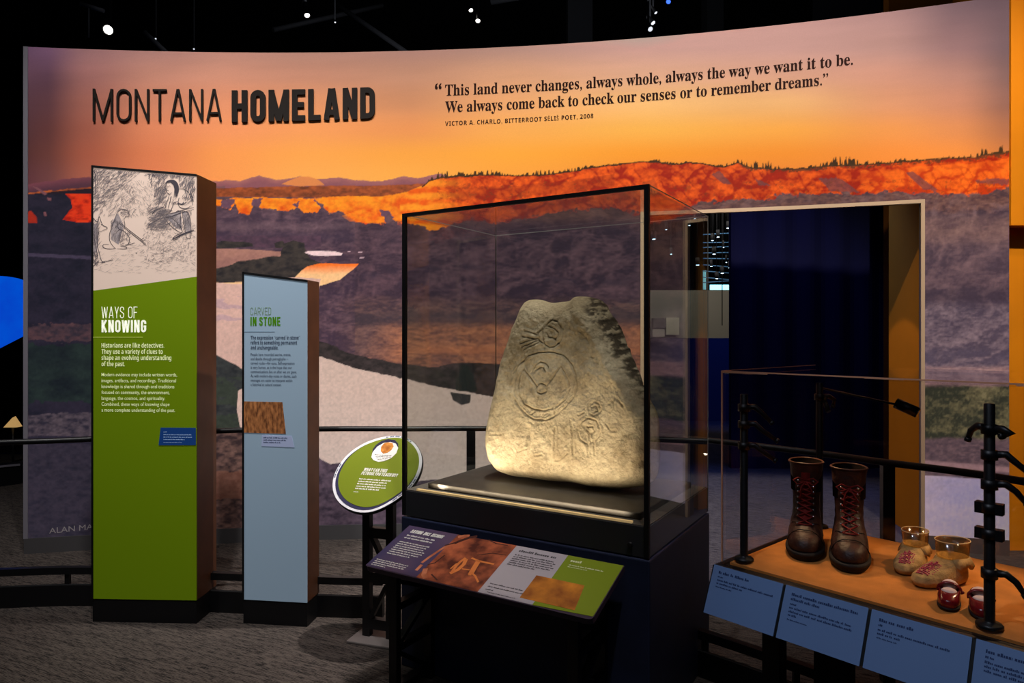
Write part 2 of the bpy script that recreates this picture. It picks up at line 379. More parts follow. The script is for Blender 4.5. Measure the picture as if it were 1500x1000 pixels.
def paint(u, v):
    """u, v: position on the print (1500-unit wide sheet); returns albedo-like sRGB-linear colour and detail weight"""
    C = np.zeros(u.shape+(3,)); D = np.zeros(u.shape)
    sk = np.array([[lin(c) for c in r] for r in SKY])
    iu = np.clip(np.searchsorted(SKY_U, u)-1, 0, len(SKY_U)-2); iv = np.clip(np.searchsorted(SKY_V, v)-1, 0, len(SKY_V)-2)
    SU = np.array(SKY_U, float); SV = np.array(SKY_V, float)
    fu = np.clip((u-SU[iu])/(SU[iu+1]-SU[iu]), 0, 1)[..., None]; fv = np.clip((v-SV[iv])/(SV[iv+1]-SV[iv]), 0, 1)[..., None]
    fu = fu*fu*(3-2*fu)*.5+fu*.5; fv = fv*fv*(3-2*fv)*.4+fv*.6
    C[:] = (sk[iv, iu]*(1-fu)+sk[iv, iu+1]*fu)*(1-fv)+(sk[iv+1, iu]*(1-fu)+sk[iv+1, iu+1]*fu)*fv
    cl = fbm(u/170+v/300, v/26+u/500, 3, 4)-.5
    C *= (1+.22*cl*sst(235, 120, v))[..., None]
    def put(mask, col, w=1.0):
        m = (mask*w if mask.dtype != bool else np.where(mask, w, 0.))[..., None]
        C[:] = C*(1-m)+(lin(col) if not isinstance(col, np.ndarray) else col)*m
    def mixc(a, b, t):
        t = np.clip(t, 0, 1)[..., None]; return lin(a)*(1-t)+lin(b)*t
    n1 = fbm(u/30, v/14, 11, 5); n2 = fbm(u/9, v/5, 23, 4); n3 = fbm(u/60, v/22, 31, 4); nf = fbm(u/3.2, v/3, 47, 3)
    w = (n1-.5)*8+(n2-.5)*4
    # far mountains
    rid = curve(u, [(36,270),(60,267),(95,262),(130,259),(200,262),(300,266),(330,264),(352,266),(365,261),(380,257),(392,260),(405,264),(425,261),(440,258),(462,262),(500,260),(520,264),(560,265),(580,261),(592,258),(612,261),(630,257),(645,254),(665,260),(720,264),(1478,268)])+(n2-.5)*2.5
    put(v > rid, mixc((168,104,100), (140,84,92), (v-rid)/9+(n2-.5)))
    put((v > rid) & (u < 140), mixc((112,62,72), (78,48,60), (v-rid)/12))
    put(poly(u, v, [(412,270),(425,264),(438,259),(452,258),(466,263),(476,271),(440,273)]), (232,140,72), .85)
    put((v > rid+8+w*.5) & (u > 300) & (u < 330), (120,80,84))
    # tree plain
    tp = curve(u, [(36,283),(130,274),(300,276),(340,275),(420,273),(500,272),(560,272),(640,268),(700,268)])
    put(v > tp+(n2-.5)*3, mixc((176,86,44), (104,54,34), 1.9*(n2-.28)+.3*(n1-.5)))
    put((v > tp+2) & (u < 140), (38,28,36))
    # slopes below everything
    base = mixc((104,76,82), (68,52,62), 2.2*(n1-.3)+(v-330)/900)
    lo = curve(u, [(36,300),(130,300),(300,288),(560,290),(620,276),(1478,260)])
    put(v > lo, base); D[v > lo] = .8
    # lit low cliffs (centre-left)
    top = curve(u, [(300,291),(330,293),(345,289),(365,291),(385,288),(410,291),(430,290),(455,291),(480,288),(520,287),(560,288),(600,280),(640,270)])+(n2-.5)*3
    bot = curve(u, [(300,296),(318,300),(338,308),(344,297),(350,311),(366,314),(372,300),(384,306),(400,308),(430,308),(436,303),(446,312),(465,311),(472,300),(482,312),(500,310),(515,318),(530,326),(545,327),(562,330),(568,312),(576,322),(588,332),(610,333),(650,337)])+(n1-.5)*4+(nf-.5)*4+(n2-.5)*5
    erA = 1-np.abs(2*vnoise((u+10*n1+.5*v)/13, (v-.3*u)/30, 201)-1)
    orange = mixc((255,150,32), (226,82,20), 1.3*(n2-.35)+.8*(n1-.4)+.7*(.62-erA)+(v-top)/60)
    m = (v > top) & (v < bot) & (u > 300) & (u < 700)
    put(m, orange)
    uj, vj = u+(nf-.5)*5+(n2-.5)*8, v+(nf-.5)*4
    put(m & ((poly(uj, vj, [(326,292),(345,292),(338,306),(322,304)]) | poly(uj, vj, [(372,291),(386,290),(380,303),(370,306)]) | poly(uj, vj, [(460,291),(472,302),(478,308),(464,300)]) | poly(uj, vj, [(556,306),(570,309),(577,318),(566,328),(560,314)]) | poly(uj,vj,[(430,300),(440,294),(436,305)]))), (104,72,88))
    put(poly(u, v, [(500,316),(528,307),(552,312),(566,327),(540,327),(512,324)]), mixc((250,140,30), (236,96,24), 2*(n2-.3)))
    # big red cliffs (right)
    rt = curve(u, [(586,292),(600,279),(618,273),(630,264),(645,260),(665,257),(700,256),(720,255),(750,257),(790,256),(820,253),(850,248),(880,243),(905,240),(940,236),(962,236),(985,240),(1010,237),(1040,241),(1060,243),(1082,238),(1100,245),(1130,247),(1180,246),(1215,242),(1260,241),(1300,238),(1335,235),(1370,233),(1400,230),(1425,230),(1445,225),(1462,225),(1478,221)])+(n2-.5)*4
    rb = (nf-.5)*5+(n2-.5)*8+curve(u, [(586,330),(640,338),(664,334),(690,322),(720,330),(760,318),(800,314),(840,310),(880,304),(930,312),(960,322),(985,318),(1000,304),(1020,297),(1060,294),(1110,292),(1160,286),(1210,284),(1250,284),(1300,281),(1350,284),(1400,286),(1440,284),(1478,276)])+(n1-.5)*16
    erB = 1-np.abs(2*vnoise((u+26*n1+.9*v)/26, (v-.2*u+10*n3)/24, 211)-1); erC = 1-np.abs(2*vnoise((u+12*n1-.7*v)/11, v/15, 215)-1)
    red = mixc((238,92,22), (160,34,12), np.clip(.34+1.1*(n1-.5)+1.0*(n2-.5)+.55*sst(.62, .95, erB)+.40*sst(.66, .95, erC)-.30*sst(.5, .1, erB)+.10*np.sin((v+u*.10+18*n3)/2.2)-.5*(nf-.5), 0, 1.15))
    red = red*(1-sst(700, 610, u))[..., None]+mixc((255,150,34), (232,90,18), 1.8*(n2-.25)+.5*np.sin((v+8*n3)/2.6))*sst(700, 610, u)[..., None]
    m = (v > rt) & (v < rb) & (u > 586)
    put(m, red); D[m] = .7
    lf = m & (u > 1260) & (v > rt+10)
    put(lf, mixc((246,112,26), (196,58,14), np.clip(.30+1.0*(n1-.5)+.9*(n2-.5)+.6*sst(.62, .95, erB)+.4*sst(.66, .95, erC)+(v-262)/90, 0, 1.1)), .8*1.0)
    put(m & (u > 660) & (u < 900) & (np.abs(v-(curve(u, [(660,286),(760,280),(820,276),(900,262)])))<9+w), (132,44,18), .35)
    put(poly(u, v, [(940,268),(958,262),(966,284),(948,292)]) & m, (150,60,30), .5)
    for pp in ([(1200,262),(1232,262),(1262,284),(1216,280)], [(1326,252),(1338,252),(1376,280),(1352,278)], [(1430,268),(1445,262),(1478,262),(1478,270),(1450,271)], [(1040,254),(1056,252),(1072,270),(1058,268)], [(1106,262),(1130,272),(1112,272)]):
        put(poly(u+w*.6+(nf-.5)*7+(n2-.5)*8, v+w*.5+(nf-.5)*4+(n2-.5)*5, pp), (112,64,62), .8)
    # trees on the ridge
    tr = curve(u, [(586,6),(640,5),(760,4),(820,2),(1000,4),(1060,2),(1100,5),(1200,6),(1300,5),(1478,7)])
    th = fbm(u/2.1, np.zeros_like(u), 71, 2)
    hgt = np.clip((th-.42)*3, 0, 1)*tr*1.6*np.clip((fbm(u/40, np.zeros_like(u), 5, 2)-.3)*3, .15, 1.3)
    put((v > rt-hgt) & (v < rt+2) & (u > 618), (66,44,22))
    put((v > rt) & (v < rt+tr+w*.6) & (u > 1080) & (nf > .46), (80,52,28), .8)
    put((v > 264+w) & (v < 300) & (u > 640) & (nf > .6) & (n2 > .52), (96,50,24), .5)
    # dusky slopes under the red cliffs
    def soft(e, w_): return np.clip(.5+e/w_, 0, 1)
    def band(a, b, w_): return soft(v-a, w_)*soft(b-v, w_)
    wx = fbm(u/90, v/60, 81, 3)-.5; wy2 = fbm(u/70, v/40, 87, 3)-.5
    def ridged(su, sv, seed, sl=0.0):
        q = 0; am = 1; t = 0; x = (u+70*wx)/su; y = (v+40*wy2+sl*u)/sv
        for i in range(4):
            q = q+am*(1-np.abs(2*vnoise(x, y, seed+i)-1)); t += am; am *= .55; x = x*2.1+3; y = y*2.1+7
        return q/t
    er = ridged(34, 26, 101, .25); er2 = ridged(70, 16, 111, -.05); fine = fbm((u+20*wx)/7, (v+12*wy2)/2.6, 121, 4)
    below = soft(v-rb, 3)*(u > 586)
    sl = mixc((62,48,60), (106,82,88), 1.9*(er-.52)+1.3*(fine-.42)+.5*(n3-.5))
    put(below, sl); D[below > .5] = .8
    put(below*band(rb-4, rb+24+w*2, 12), mixc((92,60,56), (134,90,72), 2*(fine-.3)), .6)
    put(below*soft(er-.76, .14), (136,108,108), .16)
    put(below*soft(.40-er2, .12), (52,42,54), .5)
    md = soft(u-478, 40)*soft(v-322, 14)*soft(452-v, 20)*(v > rb-2)*sst(1060, 900, u)
    put(md, mixc((58,44,58), (104,76,86), 1.7*(er-.5)+1.0*(fine-.45)+.3*(wx)), .85)
    put(md*band(384+w, 418+w*2, 16)*soft(.52-er2, .2), (56,46,62), .5)
    bank0 = (u > 456)*sst(1060, 940, u)*soft(v-440-w, 18)*(v < 640)
    put(bank0, mixc((70,54,62), (124,90,84), 1.6*(er2-.45)+1.4*(fine-.42)), .9)
    put(bank0*soft(u-560-40*wx, 60)*band(474+w, 540+w, 16), mixc((112,74,66), (176,112,80), 1.5*(er2-.4)+1.5*(fine-.4)), .8)
    put(bank0*band(458+w, 476+w, 8)*soft(u-500, 60), (64,54,62), .6)
    put(bank0*soft(u-600, 60)*band(508+.6*w, 518+.6*w, 5), (190,116,80), .5)
    rgt = sst(1130, 1330, u)
    put(rgt*band(316, 362, 14), mixc((100,74,76), (136,102,94), 1.8*(er-.45)+.8*(fine-.4)), .7)
    put(rgt*band(352+w, 420+w, 18), mixc((76,60,70), (112,86,90), 1.8*(er-.5)+.8*(fine-.4)), .7)
    put(rgt*band(420+w, 450+w, 10), (64,52,64), .6)
    put(rgt*band(446+w, 545+w, 14), mixc((76,64,78), (126,106,114), 1.2*(er-.45)+1.5*(fine-.42)), .85)
    put(rgt*band(512+w, 534+w, 8)*soft(.62-er, .2), (74,64,80), .6)
    put(rgt*band(538+w*.6, 566+w*.6, 7), mixc((132,100,102), (164,128,124), 2*(fine-.3)), .85)
    put(rgt*band(565+w, 645+w, 6), mixc((50,52,42), (116,108,78), 2.4*(n1-.3)+1.0*(nf-.5)-sst(1420, 1370, u)*.5))
    put(rgt*band(642+w*.6, 706, 5), mixc((76,62,70), (110,88,92), 2*(fine-.3)))
    put(rgt*band(674+(u-1355)*.08, 682+(u-1355)*.08, 3), (160,126,128), .7)
    # slopes left of the centre, running behind the pillars
    lft = (u < 520)*soft(v-bot-2, 4)*soft(520-u, 60)
    put(lft, mixc((66,50,66), (112,84,94), 1.7*(er-.5)+1.2*(fine-.45)), .9)
    put(lft*band(326+w, 336+w, 6), (124,96,104), .35)
    put(lft*band(340+w, 352+w, 8), (66,52,70), .5)
    # fields and trees, left of the river
    put(poly(u, v, [(300,364),(330,364),(380,366),(416,369),(424,373),(372,382),(335,391),(300,398)]), mixc((172,122,108), (146,102,96), (v-362)/34+(n2-.5)))
    put((u > 300) & (u < 470) & (v > 345) & (v < 363+w) , mixc((92,64,80), (62,48,62), 2*(n2-.3)), .8)
    tl = poly(u+w*.6, v+w*.5, [(300,396),(330,390),(345,384),(380,377),(410,374),(418,356),(430,352),(446,356),(450,372),(456,380),(470,384),(478,388),(455,400),(440,410),(300,414)]) | poly(u+w*.6, v+w*.5, [(316,356),(330,353),(370,356),(372,362),(316,363)]) | poly(u+w*.4, v+w*.4, [(402,356),(414,352),(420,362),(404,364)])
    put(tl, mixc((66,58,54), (36,34,38), 2*(n2-.3)))
    # water
    put(poly(u, v, [(446,370),(452,367.5),(470,367.5),(490,368),(502,371),(500,374),(478,375),(458,374)]), (240,206,208))
    for pp in ([(524,368.5),(531,368.5),(531,370),(525,370)], [(526,377),(534,376.5),(533,378),(527,378.2)], [(508,368),(514,368),(512,369)]): put(poly(u, v, pp), (214,176,186))
    wv = w*.25
    put(poly(u, v+wv, [(432,406),(440,398),(450,390),(470,385),(500,386),(526,386),(518,394),(508,402),(498,410),(470,418),(440,424),(300,440),(300,414),(420,412)]), mixc((250,118,40), (250,196,140), (v-388+(n1-.5)*8)/14))
    pink = mixc((214,172,160), (196,162,152), (v-420)/160+.5*(n3-.5))
    put(poly(u, v+wv, [(140,420),(300,413),(356,416),(432,406),(470,408),(466,430),(458,470),(462,500),(478,523),(520,538),(700,577),(1000,612),(1000,780),(640,712),(500,684),(470,672),(420,650),(372,630),(345,600),(350,572),(376,556),(345,540),(300,512),(220,480),(140,470)]), pink)
    put((u < 370) & (u > 300) & (v > 424) & (v < 470) & (np.abs(np.sin(v*.16+n3*6)) > .86), (168,138,158), .5)
    bank = curve(u, [(470,522),(490,529),(520,539),(545,545),(590,554),(640,566),(700,577),(800,592),(1000,612)])+(n2-.5)*3
    low = curve(u, [(150,480),(300,560),(372,636),(460,664),(472,673),(484,679),(500,677),(530,690),(560,704),(600,708),(618,703),(642,702),(660,712),(760,730),(1000,760)])+(n1-.5)*3
    put((u > 456) & (u < 1000) & (v > bank-18-6*n1-sst(590,720,u)*26) & (v <= bank), mixc((66,56,56), (36,34,34), 2*(n2-.3)))
    put((u > 456) & (u < 1000) & (v > bank), mixc((206,178,166), (196,176,168), (v-560)/140+.4*(n3-.5)))
    put((u > 640) & (u < 700) & poly(u+w*.3, v, [(660,574),(690,578),(688,590),(676,593),(664,586)]), (60,56,56))
    put((u > 640) & (u < 700) & poly(u+w*.6, v+w*.3, [(668,556),(676,536),(686,534),(694,552),(700,574),(668,572)]), (42,44,42))
    put((u > 150) & (u < 1340) & (v > low), mixc((92,76,90), (52,44,56), 1.4*(er-.3)+1.5*(n2-.45)))
    m = (u > 240) & (u < 415) & (v > curve(u, [(300,508),(316,519),(330,527),(345,534),(356,541),(372,552)])+w*.3)
    put(m, mixc((58,60,60), (40,42,46), 2*(n2-.3)+(v-560)/300))
    put(m & (v > 552) & (n1 > .5), (54,62,50), .6)
    put(poly(u, v, [(349,572),(360,566),(372,562),(416,560),(416,640),(372,630),(352,626),(347,600)]), (200,170,160))
    put((u > 240) & (u < 415) & (v > 632+w), mixc((104,78,72), (52,40,42), 2.4*(n2-.3)+.8*(n1-.5)))
    put((u > 240) & (u < 415) & (v > 690+w) & (v < 730+w), (128,82,66), .5)
    # near water on the far right
    put((u > 1340) & (v > 696+(u-1355)*.06), mixc((146,138,170), (176,158,168), n3+.4*np.sin(u/40)-.25+.3*(n2-.5)))
    # dark left end
    m = (u < 200) & (v > 284)
    put(m, mixc((40,36,50), (28,28,40), 2*(n1-.3)+(n2-.5)))
    put(m & (v < 330) & poly(u+w*.5, v+w*.4, [(93,281),(104,277),(140,276),(140,325),(112,325),(92,322),(98,314),(106,304),(104,292)]), mixc((226,58,26), (150,26,18), 2*(n2-.3)))
    put(m & poly(u+w*.4, v+w*.4, [(36,312),(46,309),(54,318),(54,326),(36,326)]), (150,40,28))
    for pp in ([(46,272),(56,275),(70,284),(66,286)], [(69,289),(75,290),(75,294),(70,293)], [(64,310),(68,311),(69,317),(65,316)]): put(poly(u+w*.2, v+w*.2, pp), (116,72,78))
    put(m & (np.abs(v-373-(u-40)*.05+w*.3) < 2.5), (76,66,88), .6)
    put(m & (v > 476+w*2) & (v < 500+w*2), mixc((86,60,64), (48,42,52), 2*(n2-.3)), .8)
    put(m & (v > 505+w*2) & (v < 590+w*2), mixc((34,46,44), (22,28,34), 2.2*(n1-.3)), .9)
    put(m & (v > 606+w) & (v < 640+w*1.5), mixc((90,78,86), (44,40,52), 2.6*(n2-.3)), .7)
    put(m & (v > 650), mixc((54,48,60), (38,36,48), 2*(n2-.3)), .7)
    # fine grain of the photograph
    g = (nf-.5)*.34*np.clip(D+.25*(v > 258), 0, 1)
    C *= (1+g)[..., None]
    return np.clip(C, 0, 1)
# ---- end mural print
# ---------------------------------------------------------------- the room
def carpet_mat():
    m = bpy.data.materials.new('streaked_carpet'); m.use_nodes = True; nt = m.node_tree; b = nt.nodes['Principled BSDF']
    b.inputs['Roughness'].default_value = .95; b.inputs['Specular IOR Level'].default_value = .1
    tc = nt.nodes.new('ShaderNodeTexCoord')
    outs = []
    for sc, rot, det in (((20, 260, 1), 28, 5), ((5, 60, 1), 24, 3), ((120, 120, 1), 0, 2)):
        mp = nt.nodes.new('ShaderNodeMapping'); mp.vector_type = 'TEXTURE' if False else 'POINT'
        mp.inputs['Rotation'].default_value = (0, 0, R(rot)); mp.inputs['Scale'].default_value = sc
        r0 = nt.nodes.new('ShaderNodeVectorRotate'); r0.rotation_type = 'Z_AXIS'; r0.inputs['Angle'].default_value = R(rot)
        mp.inputs['Rotation'].default_value = (0, 0, 0)
        nt.links.new(tc.outputs['Object'], r0.inputs['Vector']); nt.links.new(r0.outputs[0], mp.inputs['Vector'])
        n = nt.nodes.new('ShaderNodeTexNoise'); n.inputs['Scale'].default_value = 1; n.inputs['Detail'].default_value = det
        nt.links.new(mp.outputs[0], n.inputs['Vector']); outs.append(n.outputs['Fac'])
    a = nt.nodes.new('ShaderNodeMath'); a.operation = 'MULTIPLY_ADD'; a.inputs[1].default_value = .5
    nt.links.new(outs[1], a.inputs[0]); nt.links.new(outs[0], a.inputs[2])
    a2 = nt.nodes.new('ShaderNodeMath'); a2.operation = 'MULTIPLY_ADD'; a2.inputs[1].default_value = .35
    nt.links.new(outs[2], a2.inputs[0]); nt.links.new(a.outputs[0], a2.inputs[2])
    r = nt.nodes.new('ShaderNodeValToRGB'); r.color_ramp.elements[0].position = .78; r.color_ramp.elements[1].position = 1.06
    r.color_ramp.elements[0].color = rgb((30, 28, 28)); r.color_ramp.elements[1].color = rgb((84, 76, 72))
    nt.links.new(a2.outputs[0], r.inputs['Fac']); nt.links.new(r.outputs[0], b.inputs['Base Color'])
    bp = nt.nodes.new('ShaderNodeBump'); bp.inputs['Strength'].default_value = .4; bp.inputs['Distance'].default_value = .005
    nt.links.new(a2.outputs[0], bp.inputs['Height']); nt.links.new(bp.outputs[0], b.inputs['Normal'])
    return m
M['carpet'] = carpet_mat()
tag(MB().box(-14, 14, -6, 20, -.1, 0).build('floor', M['carpet']), kind='structure')
M['ceil'] = mat('black_ceiling', (13, 13, 15), .9, .1, var=.3, vscale=2)
tag(MB().box(-14, 14, -6, 20, 7.0, 7.1).build('ceiling', M['ceil']), kind='structure')
M['blackwall'] = mat('black_wall', (16, 16, 19), .9, .1)
tag(MB().box(-14, 14, 20, 20.1, 0, 7).build('wall_far', M['blackwall']), kind='structure')
tag(MB().box(-14.1, -14, -6, 20, 0, 7).build('wall_left', M['blackwall']), kind='structure')
tag(MB().box(14, 14.1, -6, 20, 0, 7).build('wall_right', M['blackwall']), kind='structure')
tag(MB().box(-14, 14, -6.1, -6, 0, 7).build('wall_rear', M['blackwall']), kind='structure')

# ---------------------------------------------------------------- the curved mural wall
QA, QB, QC = 5.085, -.0045, -.0365               # plan of the wall: Y = QA + QB*X + QC*X^2
def wy(X): return QA+QB*X+QC*X*X
def wall_x(px):
    k = (px-CX)/F; X = k*5
    for _ in range(12): X = k*wy(X)
    return X
X0, X1 = wall_x(36), wall_x(1478)
def top_z(X): return 3.648+.0497*X
BASE = .105
def wpt(X, z, off=0.0):
    t = Vector((1, QB+2*QC*X, 0)).normalized(); n = Vector((t.y, -t.x, 0))
    return Vector((X, wy(X), z))+n*off
def wz(px, py): return EYE-(py-HZ)/F*wy(wall_x(px))
DX0, DX1 = wall_x(938), wall_x(1354)             # doorway
def door_z(X): return 2.43+.020*(X-1.9)
TH = .10
wall = thing('mural_wall', 'long curved wall printed with an orange sunset over a river valley, doorway cut through it', 'mural wall', (0, QA, 0))
WLOC = Vector((0, QA, 0))
def W(X, z, off=0.0): return wpt(X, z, off)-WLOC
def wall_block(mb, xa, xb, za, zb, off0, off1, n):
    r0 = []; 
    for i in range(n+1):
        X = xa+(xb-xa)*i/n
        a = za(X) if callable(za) else za; b = zb(X) if callable(zb) else zb
        r0.append([W(X, a, off0), W(X, b, off0), W(X, b, off1), W(X, a, off1)])
    mb.loft(r0, smooth=False)
core = MB()
wall_block(core, X0, DX0, BASE, top_z, -TH, 0, 26); wall_block(core, DX0, DX1, door_z, top_z, -TH, 0, 12); wall_block(core, DX1, X1, BASE, top_z, -TH, 0, 5)
core.build('panel', M['black'], wall)
bb = MB()
wall_block(bb, X0, DX0, 0, BASE, -TH, .012, 26); wall_block(bb, DX1, X1, 0, BASE, -TH, .012, 5)
bb.build('base_board', M['basegrey'], wall)
# light falling on the print relative to full, used to recover print colour from photographed colour
def wash(u, v):
    k = (u-CX)/F; X = k*5.
    for _ in range(12): X = k*wy(X)
    Y = wy(X); Z = EYE-(v-HZ)/F*Y; tx = 1/np.sqrt(1+(QB+2*QC*X)**2); ty = (QB+2*QC*X)*tx; L = .02
    for lx, ly, lz, ax, az, p in MURAL_SPOTS:
        D = [X-lx, Y-ly, Z-lz]; r = np.sqrt(D[0]**2+D[1]**2+D[2]**2)
        a = Vector((ax-lx, 4.95-.035*lx*lx-ly, az-lz)).normalized(); c = (D[0]*a.x+D[1]*a.y+D[2]*a.z)/r; ch = math.cos(R(MURAL_CONE/2))
        L = L+p/(4*PI*PI)*sst(0, 1, (c-ch)/(1-ch))*np.clip(-(D[0]*ty-D[1]*tx)/r, 0, 1)/r**2
    return np.maximum(L, .12)
def print_grid(xa, xb, za, zb, nx, nz, zfun):
    Xs = np.linspace(xa, xb, nx); ts = np.linspace(0, 1, nz)
    X, T = np.meshgrid(Xs, ts)
    A = za(X) if callable(za) else np.full(X.shape, za); B = zb(X) if callable(zb) else np.full(X.shape, zb)
    T = zfun(T); Z = A+(B-A)*T
    Y = wy(X); tx = 1/np.sqrt(1+(QB+2*QC*X)**2); ty = (QB+2*QC*X)*tx
    off = .003
    V = np.stack([X+ty*off-WLOC.x, Y-tx*off-WLOC.y, Z-WLOC.z], -1).reshape(-1, 3)
    u = CX+F*X/Y; v = HZ-F*(Z-EYE)/Y
    i = np.arange(nx*nz).reshape(nz, nx)
    Fc = np.stack([i[:-1, :-1], i[:-1, 1:], i[1:, 1:], i[1:, :-1]], -1).reshape(-1, 4)
    return V, Fc, u.ravel(), v.ravel()
parts = []; nv = 0
for xa, xb, za, zb, nx, nz in ((X0, DX0, BASE, top_z, 820, 560), (DX0, DX1, door_z, top_z, 380, 210), (DX1, X1, BASE, top_z, 120, 430)):
    V, Fc, u, v = print_grid(xa, xb, za, zb, nx, nz, lambda t: t)
    parts.append((V, Fc+nv, u, v)); nv += len(V)
V = np.concatenate([p[0] for p in parts]); Fc = np.concatenate([p[1] for p in parts])
u = np.concatenate([p[2] for p in parts]); v = np.concatenate([p[3] for p in parts])
me = bpy.data.meshes.new('printed_mural')
me.vertices.add(len(V)); me.vertices.foreach_set('co', V.ravel())
me.loops.add(Fc.size); me.loops.foreach_set('vertex_index', Fc.ravel().astype(np.int32))
me.polygons.add(len(Fc)); me.polygons.foreach_set('loop_start', np.arange(0, Fc.size, 4, dtype=np.int32))
me.update(); me.validate()
C = sum(paint(u+du, v+dv) for du, dv in ((-.28, -.14), (.14, -.28), (.28, .14), (-.14, .28)))/4
C = np.clip(C*PRINT_GAIN/wash(u, v)[:, None], 0, .95)
ca = me.color_attributes.new('print', 'FLOAT_COLOR', 'POINT')
ca.data.foreach_set('color', np.concatenate([C, np.ones((len(C), 1))], 1).astype(np.float32).ravel())
M['mural'] = attr_mat('mural_print', .6, .08, grain=.04, gscale=150)
me.materials.append(M['mural'])
mural = bpy.data.objects.new('printed_mural', me); COL.objects.link(mural); mural.parent = wall
# trims
tr = MB(); wall_block(tr, X0-.005, X0+.022, BASE, top_z, -TH-.002, .008, 1); tr.build('edge_trim', M['edge'], wall)
dt = MB()
wall_block(dt, DX0, DX1, lambda X: door_z(X)-.026, door_z, -.02, .012, 12)
wall_block(dt, DX0, DX0+.024, 0, door_z, -.02, .012, 1); wall_block(dt, DX1-.024, DX1, 0, door_z, -.02, .012, 1)
dt.build('door_trim', M['mullion'], wall)
# printed lettering on the mural
MATHB = {}
for i in range(26):
    MATHB[chr(65+i)] = chr(0x1D400+i); MATHB[chr(97+i)] = chr(0x1D41A+i)
SANSB = {chr(65+i): chr(0x1D5D4+i) for i in range(26)}; SANSB.update({chr(97+i): chr(0x1D5EE+i) for i in range(26)}); SANSB.update({chr(48+i): chr(0x1D7EC+i) for i in range(10)})
def sansb(s): return ''.join(SANSB.get(c, c) for c in s)
def serif(s): return ''.join(MATHB.get(c, c) for c in s)
def wfn(px, py, k=.0497):
    """frame on the wall starting where print row py meets column px; rows follow the slope of the wall top"""
    xs = wall_x(px); zs = wz(px, py)
    def fn(a, b, h):
        X = xs+a; return W(X, zs+k*a+b, .004+h)
    return fn
q = MB()
w1 = wall_x(1249)-wall_x(652)
put_text(q, wfn(652, 140.5), serif('This land never changes, always whole, always the way we want it to be.'), 0, 0, .120, bold=.007, width=w1)
w2 = wall_x(1213)-wall_x(652)
put_text(q, wfn(652, 165), serif('We always come back to check our senses or to remember dreams.\u201d'), 0, 0, .120, bold=.007, width=w2)
put_text(q, wfn(637, 143), '\u201c', 0, -.01, .16, bold=.02, width=.05)
put_text(q, wfn(652, 184.5), sansb('VICTOR A. CHARLO, BITTERROOT S\u00c9LI\u0160 POET, 2008'), 0, 0, .046, spacing=1.15, width=wall_x(869)-wall_x(652))
tag(q.build('quote_lettering', M['ink'], mural, fix=False), 'dark brown quotation printed on the sunset sky')
q = MB(); put_text(q, wfn(72.5, 781), 'ALAN MAJCHROWICZ', 0, 0, .055, bold=0, width=.62); tag(q.build('credit_lettering', mat('grey_ink', (168, 160, 164), .6, .2), mural, fix=False), 'small grey credit line low on the wall')

# raised title letters
title = thing('title_lettering', 'raised dark capital letters reading MONTANA HOMELAND on the sunset sky', 'lettering', wpt(wall_x(340), 3.02, .02))
TLOC = Vector(title.location)
def title_word(word, pxa, pya, pxb, size, t, gap):
    k = (wall_x(pxb)-wall_x(pxa))/(word_width(word, t, gap)*size)
    f = wfn(pxa, pya, .062); a = 0
    for c in word:
        w, st = letter_strokes(c, t); mb = MB()
        put_strokes(mb, lambda p, q, h, a=a: f((a+p)*size*k, q*size, h)+WLOC-TLOC, st, t, 0, .020)
        mb.build('letter', M['letter'], title, fix=False); a += w+gap
title_word('MONTANA', 137.5, 179, 325.5, .228, .066, .125)
title_word('HOMELAND', 340.5, 180.2, 549.5, .229, .172, .10)
# ---------------------------------------------------------------- light-box pillars
def panel_frame(org, ux, uz, n):
    return lambda a, b, h: org+ux*a+uz*b+n*h
def pillar(name, label, pl, pr, depth, zl, zr, base, facemat, sidemat):
    """pl, pr: front floor corners; local frame x along the front, y into the depth"""
    d = (pr-pl); w = d.length; rz = math.atan2(d.y, d.x)
    t = thing(name, label, 'pillar', pl, rz, 'light-box pillars')
    e = .008
    sh = MB()                                     # sides, back and sloping top
    p = [(0, .004), (w, .004), (w, depth), (0, depth)]; zt = [zl, zr, zr, zl]
    vs = [Vector((a, b, base)) for a, b in p]+[Vector((a, b, z)) for (a, b), z in zip(p, zt)]
    sh.add(vs, [(3, 2, 1, 0), (4, 5, 6, 7), (0, 1, 5, 4), (1, 2, 6, 5), (2, 3, 7, 6), (3, 0, 4, 7)])
    sh.build('body', sidemat, t)
    fr = MB(); s = (zr-zl)/w
    fr.hexa([(-.002, -.006, base), (e, -.006, base), (-.002, .004, base), (e, .004, base), (-.002, -.006, zl), (e, -.006, zl+s*e), (-.002, .004, zl), (e, .004, zl+s*e)])
    fr.hexa([(-.002, -.006, zl-.012), (w, -.006, zr-.012), (-.002, .004, zl-.012), (w, .004, zr-.012), (-.002, -.006, zl), (w, -.006, zr), (-.002, .004, zl), (w, .004, zr)])
    fr.build('front_frame', M['black'], t)
    b = MB(); b.box(.002, w-.002, .0, depth-.004, 0, base); b.build('plinth', M['black'], t)
    return t, w
def face_prism(poly, y0, y1):
    mb = MB(); mb.prism(poly, lambda a, b, h: Vector((a, h, b)), y1, y0); return mb
